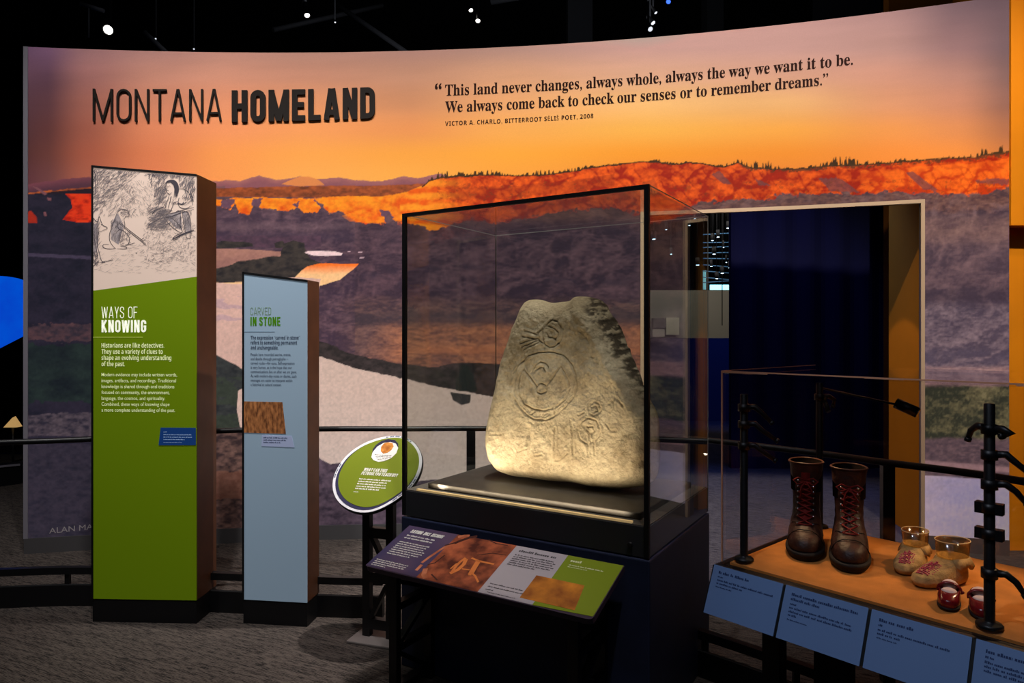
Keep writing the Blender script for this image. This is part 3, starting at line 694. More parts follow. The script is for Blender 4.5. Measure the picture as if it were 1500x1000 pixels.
# --- tall green pillar
pl = Vector((-.6148*3.577, 3.577, 0)); pr = Vector((-.4616*3.553, 3.553, 0))
G1 = mat('lit_green_print', (112, 140, 10), .5, .2, emit=.13)
PK = mat('lit_pale_print', (214, 190, 176), .5, .2, emit=.34)
gp, gw = pillar('lightbox_pillar', 'tall pillar with a lit green front headed WAYS OF KNOWING under a sketch', pl, pr, .213, 2.39, 2.338, .122, G1, M['brown'])
def z1(py, px=None):                              # rows read on the front of the tall pillar
    return EYE-(py-HZ)/F*3.566
def x1(px): return (px-134.5)/154.5*gw
zs_l, zs_r = z1(425.5), z1(405.5)
face_prism([(.006, .122), (gw-.002, .122), (gw-.002, zs_r), (.006, zs_l)], -.003, .0045).build('green_face', G1, gp)
pale = face_prism([(.006, zs_l), (gw-.002, zs_r), (gw-.002, 2.338-.012), (.006, 2.39-.012)], -.003, .0045).build('sketch_face', PK, gp)
tag(pale, 'pale sketch of a seated figure and animals above the green print')
gf = lambda a, b, h: Vector((a, -.0035-h, b))
t1 = MB()
put_word(t1, gf, 'WAYS', x1(149), z1(466), .0606, .07, .13, width=x1(182.3)-x1(149))
put_word(t1, gf, 'OF', x1(188.5), z1(466), .0606, .07, .13, width=x1(202)-x1(188.5))
put_word(t1, gf, 'KNOWING', x1(149), z1(486.5), .064, .165, .115, width=x1(215)-x1(149))
t1.build('heading', mat('lit_white_print', (244, 246, 226), .5, .2, emit=.5), gp, fix=False)
t2 = MB()
for i, (s, e) in enumerate(((sansb('Historians are like detectives.'), 241.5), (sansb('They use a variety of clues to'), 239.5), (sansb('shape an evolving understanding'), 252), (sansb('of the past.'), 183.5))):
    put_text(t2, gf, s, x1(149), z1(509+i*9.05), .0335, bold=.0, width=x1(e)-x1(149))
for i, (s, e) in enumerate((('Modern evidence may include written words,', 260.5), ('images, artifacts, and recordings. Traditional', 259), ('knowledge is shared through oral traditions', 256.5), ('focused on community, the environment,', 249.5), ('language, the cosmos, and spirituality.', 243), ('Combined, these ways of knowing shape', 249.5), ('a more complete understanding of the past.', 257.5))):
    put_text(t2, gf, s, x1(149), z1(551+i*8.63), .0265, bold=.004, width=x1(e)-x1(149))
t2.build('body_text', mat('lit_cream_print', (226, 232, 178), .5, .2, emit=.42), gp, fix=False)
rl = MB().box(x1(134.8), x1(210), -.0045, -.003, z1(494.2), z1(493.3)); rl.build('rule_line', mat('lit_rule', (190, 204, 90), .5, .2, emit=.4), gp)
bc = face_prism([(x1(233.5), z1(651.5)), (x1(288), z1(651)), (x1(288), z1(625.8)), (x1(236.5), z1(625.8))], -.0055, -.003).build('blue_caption', mat('lit_blue_print', (22, 58, 118), .5, .2, emit=.3), gp)
t3 = MB(); bf = lambda a, b, h: Vector((a, -.0058-h, b))
for i, (y, x, hh) in enumerate(((632.5, 246, .005), (636.5, 282, .005), (640, 284, .005), (643.5, 272, .005), (647.5, 268, .003))):
    greek(t3, bf, x1(241), z1(y), x1(x)-x1(241), hh, 40+i)
t3.build('caption_text', mat('lit_pale_ink', (150, 176, 210), .5, .2, emit=.3), bc, fix=False)
# the pen sketch: a generic fire-side scene of a seated figure, two animals and hatching
sk = MB(); rs = random.Random(5)
def S(cx, cy): return ((cx/850*170+130-134.5)/154.5*gw, z1(230+cy/1000*200))    # sketch sheet units
ws_ = MB()                                        # pale ink washes under the pen lines
def washp(pts, h=0.0):
    q = [S(*p) for p in pts]; ws_.add([(min(max(x, .007), gw-.004), -.0034-h, min(z, 2.39-.015+(2.338-2.39)/gw*x)) for x, z in q], [tuple(range(len(q)))])
washp([(560,430),(680,400),(690,540),(640,520)], .0001); washp([(690,400),(740,410),(756,560),(720,560)], .0002)
washp([(170,480),(215,410),(262,500),(220,640),(160,600)], .0003); washp([(14,490),(66,480),(70,600),(60,700),(14,700)], .0003)
ws_.build('ink_wash', mat('ink_wash_grey', (176, 160, 156), .6, .2, vcol=(140, 130, 134), vscale=30, emit=.26), pale, fix=False)
sk2 = MB()
def stroke(pts, wd, taper=True, to=None):
    P = [Vector(S(*p)) for p in pts]
    if len(P) > 2:                                # round the corners off
        Q = []
        for i in range(len(P)-1):
            p0 = P[max(0, i-1)]; p3 = P[min(len(P)-1, i+2)]
            for k in range(4):
                t = k/4; Q.append(.5*((2*P[i])+(P[i+1]-p0)*t+(2*p0-5*P[i]+4*P[i+1]-p3)*t*t+(3*P[i]-p0-3*P[i+1]+p3)*t*t*t))
        P = Q+[P[-1]]
    L, Q = ribbon([tuple(p) for p in P], wd, 0); n = len(P); zo = -.0044-rs.random()*.0006
    lo, hi = .007, gw-.004
    vs = []
    for i in range(n):
        k = .45+.55*math.sin(PI*min(1, (i+.6)/n)) if taper else 1
        c = (L[i]+Q[i])/2
        for q in (c+(L[i]-c)*k, c+(Q[i]-c)*k):
            ztop = 2.39-.015+(2.338-2.39)/gw*q.x
            vs.append((min(max(q.x, lo), hi), zo, min(q.y, ztop)))
    (to or sk).add(vs, [(2*i, 2*i+1, 2*i+3, 2*i+2) for i in range(n-1)])
def hatch(n, box, ang, ln, wd, jit=14, keep=None):
    for _ in range(n):
        x = rs.uniform(box[0], box[2]); y = rs.uniform(box[1], box[3])
        if keep and not keep(x, y): continue
        a = R(ang+rs.uniform(-jit, jit)); l = rs.uniform(.4, 1)*ln
        dx, dy = math.cos(a)*l, -math.sin(a)*l
        stroke([(x, y), (x+dx*.5+rs.uniform(-3, 3), y+dy*.5+rs.uniform(-3, 3)), (x+dx, y+dy)], wd*rs.uniform(.6, 1.3), to=sk2)
hill = lambda x, y: y < 330-abs(x-350)*.55*0 and (x < 300 and y < 430-.95*x+40 or x >= 300 and y < 150+.25*(x-300))
hatch(1500, (10, 75, 560, 430), 38, 46, .0019, 18, lambda x, y: y < 400-1.02*x+60+rs.uniform(-40, 40) or (x > 300 and y < 110+.25*(x-330)+rs.uniform(-30, 20)))
hatch(260, (60, 200, 330, 440), 48, 45, .0012, 18, lambda x, y: y > 340-.7*x)
hatch(700, (430, 80, 775, 300), 70, 44, .0022, 30, lambda x, y: not (560 < x < 765 and y > 165+(x > 665)*70) and x > 455+.5*abs(y-150)+rs.uniform(-50, 40))
hatch(120, (480, 230, 560, 360), 50, 45, .002, 25)
hatch(420, (230, 170, 540, 430), -60, 30, .0010, 40)
hatch(220, (420, 380, 560, 540), 22, 60, .0018, 30)
hatch(520, (400, 480, 775, 780), 25, 36, .0011, 70)
hatch(240, (20, 640, 775, 850), 12, 44, .0009, 30)
hatch(60, (700, 200, 775, 330), 80, 60, .0022, 14)
for pts in ([(45,90),(50,180),(46,300)], [(25,100),(30,240),(24,330)], [(60,100),(64,200)], [(30,90),(52,130),(30,170)]): stroke(pts, .0035)
# seated figure: hair, face, arm to chin, torso, knees, legs
for pts in ([(566,196),(580,180),(610,172),(640,180),(660,210),(664,250),(655,280)], [(600,180),(630,200),(646,240),(642,290)], [(612,176),(640,210),(654,262)], [(622,182),(650,220),(650,285)], [(575,190),(570,215)], [(632,190),(636,240),(630,300)]): stroke(pts, .0045)
for pts in ([(566,200),(574,184),(600,172),(634,176),(656,200),(664,240),(656,290),(640,296),(636,250),(626,210),(606,190),(582,192)],):
    q = [S(*p) for p in pts]; sk.add([(x, -.0048, z) for x, z in q], [(0, 1, 2, 10, 11), (2, 3, 9, 10), (3, 4, 8, 9), (4, 5, 7, 8), (5, 6, 7)])
for pts in ([(622,604),(690,572),(776,540)], [(556,366),(500,388),(470,420)], [(528,452),(470,484),(440,500)], [(752,262),(772,330)], [(656,340),(690,350),(700,334)]): stroke(pts, .007)
hatch(60, (440, 400, 560, 520), 20, 70, .0026, 14)
for pts in ([(572,205),(566,225),(574,238),(572,252),(585,268),(600,276),(612,262)], [(580,222),(592,220)], [(576,246),(590,248)], [(594,212),(604,216)], [(596,262),(590,300),(572,350),(562,395),(574,412),(604,400),(628,345),(652,330),(668,338)], [(612,290),(600,330),(586,380)], [(664,240),(700,238),(735,262),(758,310),(768,350)], [(668,300),(660,340),(676,372),(720,380),(756,360)], [(640,345),(700,350),(720,330)], [(528,438),(560,425),(640,408),(720,384),(776,372)], [(530,452),(600,440),(680,412),(776,386)], [(526,436),(540,424),(560,432)], [(640,410),(660,396),(690,404)],
            [(560,450),(600,500),(650,540),(680,556)], [(600,440),(650,480),(690,540),(680,560),(640,580),(622,604),(640,608),(676,584)], [(690,400),(700,470),(716,560),(722,592),(748,596),(756,560)], [(690,398),(730,410),(752,470),(756,560)], [(622,604),(690,566),(776,534)], [(680,430),(676,500),(690,540)]): stroke(pts, .0034)
hatch(70, (560, 440, 680, 540), 60, 34, .0018, 30); hatch(50, (690, 420, 750, 540), 80, 44, .0018, 20); hatch(26, (690, 300, 765, 370), 50, 34, .0018, 20); hatch(16, (600, 310, 640, 360), 60, 26, .0016, 20)
# middle animal sitting up with a stick
for pts in ([(196,450),(212,405),(244,384),(280,388),(298,412),(296,434),(272,440),(262,460)], [(200,440),(176,500),(156,560),(156,610),(180,650),(200,668)], [(262,460),(268,500),(256,540)], [(200,560),(232,530),(270,550),(300,590),(296,630),(270,650),(232,640)], [(210,480),(220,520),(250,540)], [(272,440),(276,430)], [(236,400),(246,412),(258,402)], [(200,668),(150,672),(108,660),(110,640),(150,636)], [(232,650),(280,660),(270,672),(210,670)], [(222,480),(300,548),(380,610),(420,646)], [(228,474),(306,540),(384,600),(424,640)], [(384,612),(410,590)], [(392,620),(416,604)], [(270,640),(300,640),(340,628)], [(280,408),(286,410)]): stroke(pts, .0032)
hatch(80, (165, 470, 255, 620), 70, 34, .0016, 30); hatch(60, (215, 560, 300, 640), 60, 28, .0018, 40)
# left animal, seen from behind the edge
for pts in ([(14,480),(34,470),(36,446),(48,462),(66,470),(78,434),(92,470),(108,500),(136,512),(132,524),(98,540),(78,544)], [(78,544),(66,590),(64,640),(78,700),(96,760),(120,764),(112,772),(70,768)], [(40,560),(46,620),(60,690),(72,768)], [(92,490),(102,496)], [(14,690),(40,700),(52,740),(44,790),(14,806)], [(14,690),(30,740),(18,790)], [(96,770),(180,752)]): stroke(pts, .0034)
hatch(110, (14, 480, 70, 660), 76, 44, .002, 25); hatch(60, (14, 690, 60, 800), 60, 34, .0024, 30)
for pts in ([(432,128),(446,130),(450,150),(440,158)], [(466,150),(478,130),(490,150)], [(470,142),(486,142)], [(348,700),(358,706)]): stroke(pts, .004)
sk2.build('hatching', mat('hatch_ink', (116, 106, 108), .6, .2, emit=.16), pale, fix=False)
tag(sk.build('pen_sketch', mat('sketch_ink', (70, 64, 72), .6, .2, emit=.10), pale, fix=False), 'ink drawing')

# --- short blue pillar
pl2 = Vector((-.394*3.559, 3.559, 0)); pr2 = Vector((-.2995*3.513, 3.513, 0))
B1 = mat('lit_blue_grey_print', (146, 168, 188), .5, .2, emit=.2)
bp_, bw = pillar('lightbox_pillar', 'short pillar with a lit pale blue front headed CARVED IN STONE', pl2, pr2, .145, 1.831, 1.785, .125, B1, M['brown'])
def z2(py): return EYE-(py-HZ)/F*3.540
def x2(px): return (px-356)/94.5*bw
face_prism([(.006, .125), (bw-.002, .125), (bw-.002, 1.785-.012), (.006, 1.831-.012)], -.003, .0045).build('blue_face', B1, bp_)
t1 = MB()
put_word(t1, gf, 'CARVED', x2(367.5), z2(461), .0385, .07, .12, width=x2(398)-x2(367.5))
t1.build('thin_heading', mat('lit_grey_green_print', (112, 138, 112), .5, .2, emit=.2), bp_, fix=False)
t1 = MB()
put_word(t1, gf, 'IN', x2(367.5), z2(477), .046, .17, .11, width=x2(376.5)-x2(367.5)); put_word(t1, gf, 'STONE', x2(380.5), z2(477), .046, .17, .11, width=x2(411.5)-x2(380.5))
t1.build('bold_heading', mat('lit_green_ink', (72, 128, 16), .5, .2, emit=.2), bp_, fix=False)
t2 = MB()
for i, (s, e) in enumerate(((sansb('The expression \u201ccarved in stone\u201d'), 440), (sansb('refers to something permanent'), 436), (sansb('and unchangeable.'), 408.5))):
    put_text(t2, gf, s, x2(368), z2(497+i*7.3), .0265, bold=0, width=x2(e)-x2(368))
for i, (s, e) in enumerate((('People have recorded stories, events,', 427), ('and deaths through petroglyphs\u2014', 423), ('carved rocks\u2014for eons. Self-expression', 432), ('is very human, as is the hope that our', 428.5), ('communications live on after we are gone.', 435.5), ('As with modern-day notes or diaries, such', 435), ('messages are easier to interpret within', 429), ('a historical or cultural context.', 413))):
    put_text(t2, gf, s, x2(368), z2(521+i*6.28), .0205, bold=.004, width=x2(e)-x2(368))
t2.build('body_text', mat('lit_slate_ink', (44, 52, 74), .5, .2, emit=.1), bp_, fix=False)
MB().box(.008, x2(403), -.0045, -.003, z2(486), z2(485.3)).build('rule_line', mat('rule_grey', (118, 140, 160), .5, .2, emit=.2), bp_)
ph = face_prism([(.007, z2(634)), (x2(419.5), z2(634.5)), (x2(414.5), z2(588.5)), (.007, z2(588)) ], -.0055, -.003)
RK = mat('lit_rock_photo', (196, 128, 78), .5, .2, vcol=(104, 62, 38), vscale=16, emit=.10, stretch=(4, 1, 1.4))
tag(ph.build('rock_photo', RK, bp_), 'photo of brown striated rock')
cp = face_prism([(x2(384), z2(653)), (x2(432), z2(654)), (x2(428), z2(637.5)), (x2(385), z2(637))], -.0055, -.003).build('caption_patch', mat('lit_mauve_print', (154, 164, 196), .5, .2, emit=.26), bp_)
t3 = MB()
for i, (y, x) in enumerate(((641.2, 422), (644.6, 421), (648, 412))): greek(t3, bf, x2(387), z2(y), x2(x)-x2(387), .006, 60+i)
t3.build('caption_text', M['labelink'], cp, fix=False)
# ---------------------------------------------------------------- glass display case with the carved stone
KS = .943                                         # size of the case
FR = Vector((.53, 2.65, 0))*KS; CA = R(-31.5)
CW, CD = 1.2406*KS, .83*KS
cu_, cv_ = Vector((math.cos(CA), math.sin(CA), 0)), Vector((-math.sin(CA), math.cos(CA), 0))
FL = FR-cu_*CW
DK, GT = EYE-.748*KS, EYE+.585*KS; ZB = EYE-.866*KS                              # deck height, glass top
case = thing('display_case', 'large glass case on a dark pedestal, black edged front pane, holding the carved stone', 'display case', FL, CA)
p = MB(); p.box(-.004, CW+.006, -.006, CD+.004, 0, ZB-.006); p.build('pedestal', [M['navy']], case, bevel=.006)
p = MB(); p.box(.002, CW-.002, .002, CD-.002, ZB, DK); band = p.build('band', M['bandgrey'], case)
p = MB(); p.box(0.008, CW-.008, .008, CD-.008, DK, DK+.004); p.build('deck', M['deckgrey'], case)
p = MB(); p.box(.085, CW-.06, .075, CD-.06, DK+.004, DK+.030); p.build('stone_tray', mat('dark_tray', (70, 64, 60), .5, .35, var=.15, vscale=20), case, bevel=.004)
T_ = .010
def pane(name, x0, x1, y0, y1, z0, z1): MB().box(x0, x1, y0, y1, z0, z1).build(name, M['frontglass' if name == 'front_pane' else 'glass'], case)
pane('front_pane', 0, CW, 0, T_, ZB, GT)
pane('side_pane', 0, T_, T_+.001, CD-T_-.001, ZB, GT-.011); pane('side_pane', CW-T_, CW, T_+.001, CD-T_-.001, ZB, GT-.011)
pane('back_pane', 0, CW, CD-T_, CD, ZB, GT-.011); pane('top_pane', 0, CW, T_+.001, CD, GT-.0105, GT)
fr = MB(); fw = .017
fr.box(-.002, fw, -.003, T_+.002, ZB, GT+.002); fr.box(CW-fw, CW+.002, -.003, T_+.002, ZB, GT+.002); fr.box(fw, CW-fw, -.003, T_+.002, GT-fw*.8, GT+.002)
fr.build('front_frame', M['black'], case)
fr = MB()
for x in (0, CW): fr.box(x-.0015, x+.0015, CD-.003, CD+.001, ZB, GT)
for x in (0, CW): fr.box(x-.0015, x+.0015, T_, CD, GT-.002, GT+.001)
fr.box(0, CW, CD-.003, CD+.001, GT-.002, GT+.001)
fr.build('glass_edges', mat('glass_edge_grey', (120, 118, 112), .4, .4), case)
MB().lathe([(.0, .0), (.011, 0), (.011, .006), (.006, .007), (0, .007)], 14, T=Matrix.Translation((CW-.07, -.002, ZB+.04)) @ Matrix.Rotation(PI/2, 4, 'X')).build('lock', M['black'], case)
# the warm strip that lights the stone from the front edge of the deck
st = MB(); st.box(.07, CW-.07, .012, .026, DK+.004, DK+.012); st.build('light_strip', M['lampwarm'], case)
def inc(x, y, z): return FL+cu_*x+cv_*y+Vector((0, 0, z))
l = light('AREA', 'case_strip_light', inc(CW*.5, .030, DK+.02), 3.2, (1, .82, .58), inc(CW*.5, .25, DK+.22), CW*.80, .02, spread=110)
l2 = light('SPOT', 'case_corner_spot', inc(.14, .045, DK+.03), 12, (1, .84, .62), inc(.40, .34, DK+.12), .02, cone=50, blend=.9)
light('SPOT', 'case_top_spot', inc(CW*.62, .25, 4.6), 4, (1, .84, .62), inc(CW*.6, .40, 1.1), .05, cone=17, blend=.8)

# --- the stone: outline in the case's front plane, pillowed into a thick slab
OUT = [(741,452),(748,448),(758,447),(769,448),(776,451),(784,453),(795,451),(808,450),(813,445),(822,442),(835,443),(850,448),(856,455),(860,463),(866,473),(875,485),(884,502),(891,520),(898,537),(906,552),(913,567),(920,585),(929,602),(938,618),(944,634),(946,652),(948,680),(949,704),(948,716),(943,724),(930,731),(905,735),(880,735),(856,732),(824,725),(800,722),(776,719),(752,716),(735,713),(716,706),(704,692),(699,676),(697,655),(697,638),(701,610),(706,585),(709,565),(713,540),(722,508),(728,490),(736,468)]
SY = .283                                          # distance of the stone's front plane behind the front glass
def to_front(px, py, y=SY):
    k = (px-CX)/F                                 # ray X = k*Y hits plane FL + cu*x + cv*y
    b = FL+cv_*y; x = (k*b.y-b.x)/(cu_.x-k*cu_.y); P = b+cu_*x
    return x, EYE-(py-HZ)/F*P.y
O2 = np.array([to_front(*q) for q in OUT]); stone_base = DK+.032
O2[:, 1] += stone_base-O2[:, 1].min()-.002
def dens(P, n):
    Q = np.vstack([P, P[:1]]); L = np.r_[0, np.cumsum(np.hypot(*np.diff(Q, axis=0).T))]
    s = np.linspace(0, L[-1], n, endpoint=False); return np.stack([np.interp(s, L, Q[:, 0]), np.interp(s, L, Q[:, 1])], 1)
NA, NR = 420, 130
ring = dens(O2, NA)
for _ in range(3): ring = .5*ring+.25*(np.roll(ring, 1, 0)+np.roll(ring, -1, 0))
cen = np.array([ring[:, 0].mean(), ring[:, 1].mean()-.04])
rad = np.linspace(0, 1, NR+1)[1:]**.85
PX = cen[0]+rad[:, None]*(ring[None, :, 0]-cen[0]); PZ = cen[1]+rad[:, None]*(ring[None, :, 1]-cen[1])
rr = np.repeat(rad[:, None], NA, 1)
TK = .25                                          # slab thickness
edge = np.clip(1-rr, 0, 1)
hsz = (PZ-stone_base)/.88
prof = 1-np.clip(1-edge/.22, 0, 1)**2.4          # 1 on the flat face, 0 at the rim
lean = .10*hsz                                    # leans back towards the top
yf = SY+lean-.02+(.5-.12*hsz)*TK*(1-prof)-.012*np.cos(3*PX)
yf += (fbm(PX*9, PZ*9, 3, 4)-.5)*.030+(fbm(PX*30, PZ*30, 5, 4)-.5)*.008+(fbm(PX*100, PZ*100, 6, 3)-.5)*.0055*sst(.12, .45, hsz)
# the weathered ridge down the right-hand side, rough spall beyond it
xr0, xr1 = to_front(818, 0)[0], to_front(905, 0)[0]
top = O2[:, 1].max(); ridge_x = xr0+(xr1-xr0)*np.clip((top-PZ)/.42, -.2, 1.25)
side = PX-ridge_x
fade = 1-sst(.42, .60, top-PZ)
rough = fbm(PX*64, PZ*64, 9, 5)
yf += sst(0, .09, side)*fade*(.055+.05*(rough-.4))
yf -= np.exp(-(side/.022)**2)*fade*.010
yf += sst(-.16, -.02, side)*(1-sst(0, .05, side))*fade*(rough-.5)*.016
# carved figures: distance to strokes
def seg_d(ax, az, bx, bz):
    dx, dz = bx-ax, bz-az; t = np.clip(((PX-ax)*dx+(PZ-az)*dz)/(dx*dx+dz*dz+1e-9), 0, 1)
    return np.hypot(PX-ax-t*dx, PZ-az-t*dz)
def G(cx, cy):                                    # sheet 875 x 1000 over the stone's photograph
    x, z = to_front(680+cx/3.125, 430+cy/3.125); return x, z+float(0)
off_z = stone_base-.002-min(to_front(*q)[1] for q in OUT)
groove = np.full(PX.shape, 9.0)
def carve(pts, close=False):
    global groove
    P = [(G(*p)[0], G(*p)[1]+off_z) for p in pts]
    if close: P.append(P[0])
    for a, b in zip(P[:-1], P[1:]): groove = np.minimum(groove, seg_d(*a, *b))
def ell(cx, cy, rx, ry, a0=0, a1=360, n=26, wob=3): return [(cx+rx*math.cos(R(a))+wob*math.sin(a*.09), cy+ry*math.sin(R(a))+wob*math.cos(a*.13)) for a in np.linspace(a0, a1, n)]
carve([(240,352),(270,322),(320,306),(380,304),(430,322),(466,360),(490,410),(498,460),(484,510),(455,550),(425,580),(400,600),(370,614),(320,612),(280,590),(245,555),(222,515)])
carve([(240,352),(222,375),(212,395)])
carve([(255,385),(238,410),(232,450),(242,500),(268,540),(310,565),(360,572),(410,555),(448,522),(464,470),(455,430),(438,395),(420,372)])
carve([(255,385),(285,420),(322,462)]); carve([(420,372),(395,410),(362,460)])
carve(ell(341, 472, 24, 23, wob=1), True)
carve([(290,400),(298,380),(310,362),(330,352),(350,356),(362,372),(368,388)]); carve([(294,404),(312,384),(328,372),(342,376),(352,392)])
carve(ell(374, 220, 44, 62, wob=2), True); carve([(356,185),(385,195),(405,215),(392,240),(360,238),(348,215)]); carve([(360,245),(375,235),(390,248)])
carve([(330,196),(308,215),(316,250),(336,262)]); carve([(400,262),(416,250),(424,200),(408,178)])
for a, b in (((310,240),(230,262)), ((312,250),(236,280)), ((318,258),(250,292)), ((246,205),(312,228)), ((236,232),(306,244))): carve([a, b])
carve(ell(583, 566, 27, 30, wob=3), True); carve([(572,560),(590,552),(598,575),(580,582)])
carve(ell(562, 665, 49, 56, wob=2), True); carve([(556,648),(580,646),(586,668),(566,682),(556,664)]); carve([(562,722),(566,780)]); carve([(588,718),(596,775)]); carve([(566,690),(572,720)])
carve([(410,650),(412,720),(418,800)]); carve([(478,620),(490,690),(496,770)]); carve([(428,802),(470,766)]); carve([(120,676),(170,678)]); carve([(330,774),(356,770)])
carve([(640,640),(660,668),(686,668)]); carve([(648,546),(664,530),(672,560),(656,580)]); carve([(300,640),(292,740),(250,756)]); carve([(512,594),(535,582)]); carve([(690,530),(710,556)])
for a in range(20, 330, 24):
    c_, s_ = math.cos(R(a)), math.sin(R(a)); 
    if 20 < a < 140: carve([(356+126*c_, 460+142*s_), (356+112*c_+8, 460+124*s_+4)])
for cx, cy in ((430,800),):
    carve([(cx-10, cy), (cx, cy-4)])
yf += .0050*np.exp(-(groove/.0034)**2)-.0026*np.exp(-((groove-.0085)/.0045)**2)
front = np.stack([PX, yf, PZ], -1).reshape(-1, 3)
yb = SY+lean+TK-(.5-.1*hsz)*TK*(1-prof)*.9+(fbm(PX*8, PZ*8, 13, 3)-.5)*.04
# keep rim shared: the back starts from the same outer ring
yb[-1] = yf[-1]
NB = 30; sel = np.linspace(NR-1, 0, NB).astype(int)[1:]
back = np.stack([PX[sel], yb[sel], PZ[sel]], -1).reshape(-1, 3)
c0 = np.array([[cen[0], yf[0].mean(), cen[1]]]); c1 = np.array([[cen[0], yb[0].mean(), cen[1]]])
SV_ = np.concatenate([front, back, c0, c1]); nf_ = NR*NA
fs = []
rows = [np.arange(NA)+k*NA for k in range(NR)]+[nf_+np.arange(NA)+k*NA for k in range(NB-1)]
for k in range(len(rows)-1):
    a, b = rows[k], rows[k+1]; fs.append(np.stack([a, np.roll(a, -1), np.roll(b, -1), b], 1))
quads = np.concatenate(fs)
tri0 = [(nf_+len(back), int(rows[0][(k+1) % NA]), int(rows[0][k])) for k in range(NA)]; tri1 = [(nf_+len(back)+1, int(rows[-1][k]), int(rows[-1][(k+1) % NA])) for k in range(NA)]
me = bpy.data.meshes.new('carved_stone')
SO = np.array([cen[0], SY+.12, stone_base])
me.from_pydata((SV_-SO).tolist(), [], quads.tolist()+tri0+tri1); me.update()
bm = bmesh.new(); bm.from_mesh(me); bmesh.ops.recalc_face_normals(bm, faces=bm.faces); bm.to_mesh(me); bm.free()
me.polygons.foreach_set('use_smooth', [True]*len(me.polygons))
# buff rind, dark lichen on the spalled edge; top painted darker for fading uplight
colf = np.zeros(PX.shape+(3,)); n1_ = fbm(PX*7, PZ*7, 21, 4); n2_ = fbm(PX*28, PZ*28, 22, 4)
mixs = lambda a, b, t: lin(a)*(1-np.clip(t, 0, 1)[..., None])+lin(b)*np.clip(t, 0, 1)[..., None]
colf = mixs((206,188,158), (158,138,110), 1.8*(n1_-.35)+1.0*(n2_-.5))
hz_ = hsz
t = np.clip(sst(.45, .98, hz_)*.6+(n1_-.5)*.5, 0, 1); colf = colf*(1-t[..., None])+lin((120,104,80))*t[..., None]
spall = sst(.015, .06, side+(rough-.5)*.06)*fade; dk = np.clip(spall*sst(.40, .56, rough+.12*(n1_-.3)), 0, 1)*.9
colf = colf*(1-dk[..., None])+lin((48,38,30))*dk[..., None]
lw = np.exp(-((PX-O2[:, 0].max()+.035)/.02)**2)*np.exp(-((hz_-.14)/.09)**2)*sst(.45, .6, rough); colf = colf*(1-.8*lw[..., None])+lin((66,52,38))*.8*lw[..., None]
pit = sst(.62, .74, fbm(PX*22, PZ*40, 31, 4))*sst(.62, .2, np.abs(hz_-.30)*2); colf = colf*(1-.35*pit[..., None])
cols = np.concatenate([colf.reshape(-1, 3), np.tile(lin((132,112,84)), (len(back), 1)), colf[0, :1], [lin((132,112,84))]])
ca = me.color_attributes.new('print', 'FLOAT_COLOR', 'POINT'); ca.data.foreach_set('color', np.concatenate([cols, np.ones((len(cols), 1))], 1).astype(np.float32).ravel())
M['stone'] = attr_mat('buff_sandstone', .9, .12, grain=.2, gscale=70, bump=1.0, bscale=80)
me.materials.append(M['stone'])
stone = bpy.data.objects.new('carved_stone', me); COL.objects.link(stone)
stone.location = FL+cu_*SO[0]+cv_*SO[1]+Vector((0, 0, SO[2])); stone.rotation_euler = (0, 0, CA)
tag(stone, 'upright buff boulder carved with ringed figures, standing in the glass case', 'stone')

# ---------------------------------------------------------------- slanted reader rail in front of the case
M['greyink'] = mat('grey_print_ink', (84, 78, 84), .6, .2)
rd = thing('reader_rail', 'slanted four-colour information panel on legs in front of the carved stone case', 'information panel', FL, CA)
RX0, RX1, RQ, RZ, RDZ = (1.2406-1.165)*KS, (1.2406-.083)*KS, .3007*KS, EYE-.897*KS, .105*KS
RL = math.hypot(RQ, RDZ)
def rf(a, b, h):                                  # a along the panel, b down the slope from the top edge
    n = Vector((0, -RDZ, RQ))/RL
    return Vector((RX0+a, -.040*KS-b/RL*RQ, RZ-b/RL*RDZ))+n*h
PW = RX1-RX0
bd = MB()
def rr_poly(w, h, r, n=5): return [(w-r+r*math.cos(t), r-r*math.sin(t)) if False else p for p in ()]
cr = .018
outl = [(0, 0)]+[(0, RL-cr)]+[(cr-cr*math.cos(R(a)), RL-cr+cr*math.sin(R(a))) for a in (30, 60, 90)]+[(PW-cr+cr*math.sin(R(a)), RL-cr+cr*math.cos(R(a))) for a in (0, 30, 60, 90)]+[(PW, 0)]
bd.prism(outl, rf, -.022, 0); board = bd.build('board', mat('dark_mauve_board', (66, 52, 70), .5, .3), rd)
def rcol(px, py):
    """panel coordinates of a point of its printed face"""
    k = (px-CX)/F; m = (py-HZ)/F
    n = Vector((0, -RDZ, RQ))/RL; nw = cu_*n.x+cv_*n.y+Vector((0, 0, n.z)); o = FL+cu_*RX0-cv_*.040*KS+Vector((0, 0, RZ))
    d = Vector((k, 1, -m)); s = (o-Vector((0, 0, EYE))).dot(nw)/d.dot(nw); P = Vector((0, 0, EYE))+d*s-o
    dn = (cv_*-RQ+Vector((0, 0, -RDZ)))/RL
    return P.dot(cu_), P.dot(dn)
def rpoly(name, pts, m, h, lo=.0005):
    mb = MB(); mb.prism([(min(max(a, .002), PW-.002), min(max(b, .002), RL-.002)) for a, b in pts], rf, lo, h); return mb.build(name, m, rd)
c4 = lambda x, y: rcol(520+x/3.5714, 760+y/3.5714)
a1, a2, a3 = c4(540, 82)[0], c4(850, 135)[0], c4(1118, 187)[0]
purple = mat('purple_print', (108, 80, 98), .5, .25, var=.0, vcol=(58, 52, 92), vscale=2.2)
rpoly('purple_field', [(.002, .002), (.002, RL-.004), (a1, RL-.004), (a1, .002)], purple, .0012)
rockp = mat('red_rock_photo', (190, 98, 62), .5, .25, vcol=(84, 34, 24), vscale=14, bump=.0)
rp = rpoly('rock_art_photo', [(a1, .002), (a1, RL-.004), (a2, RL-.004), (a2, .002)], rockp, .0012)
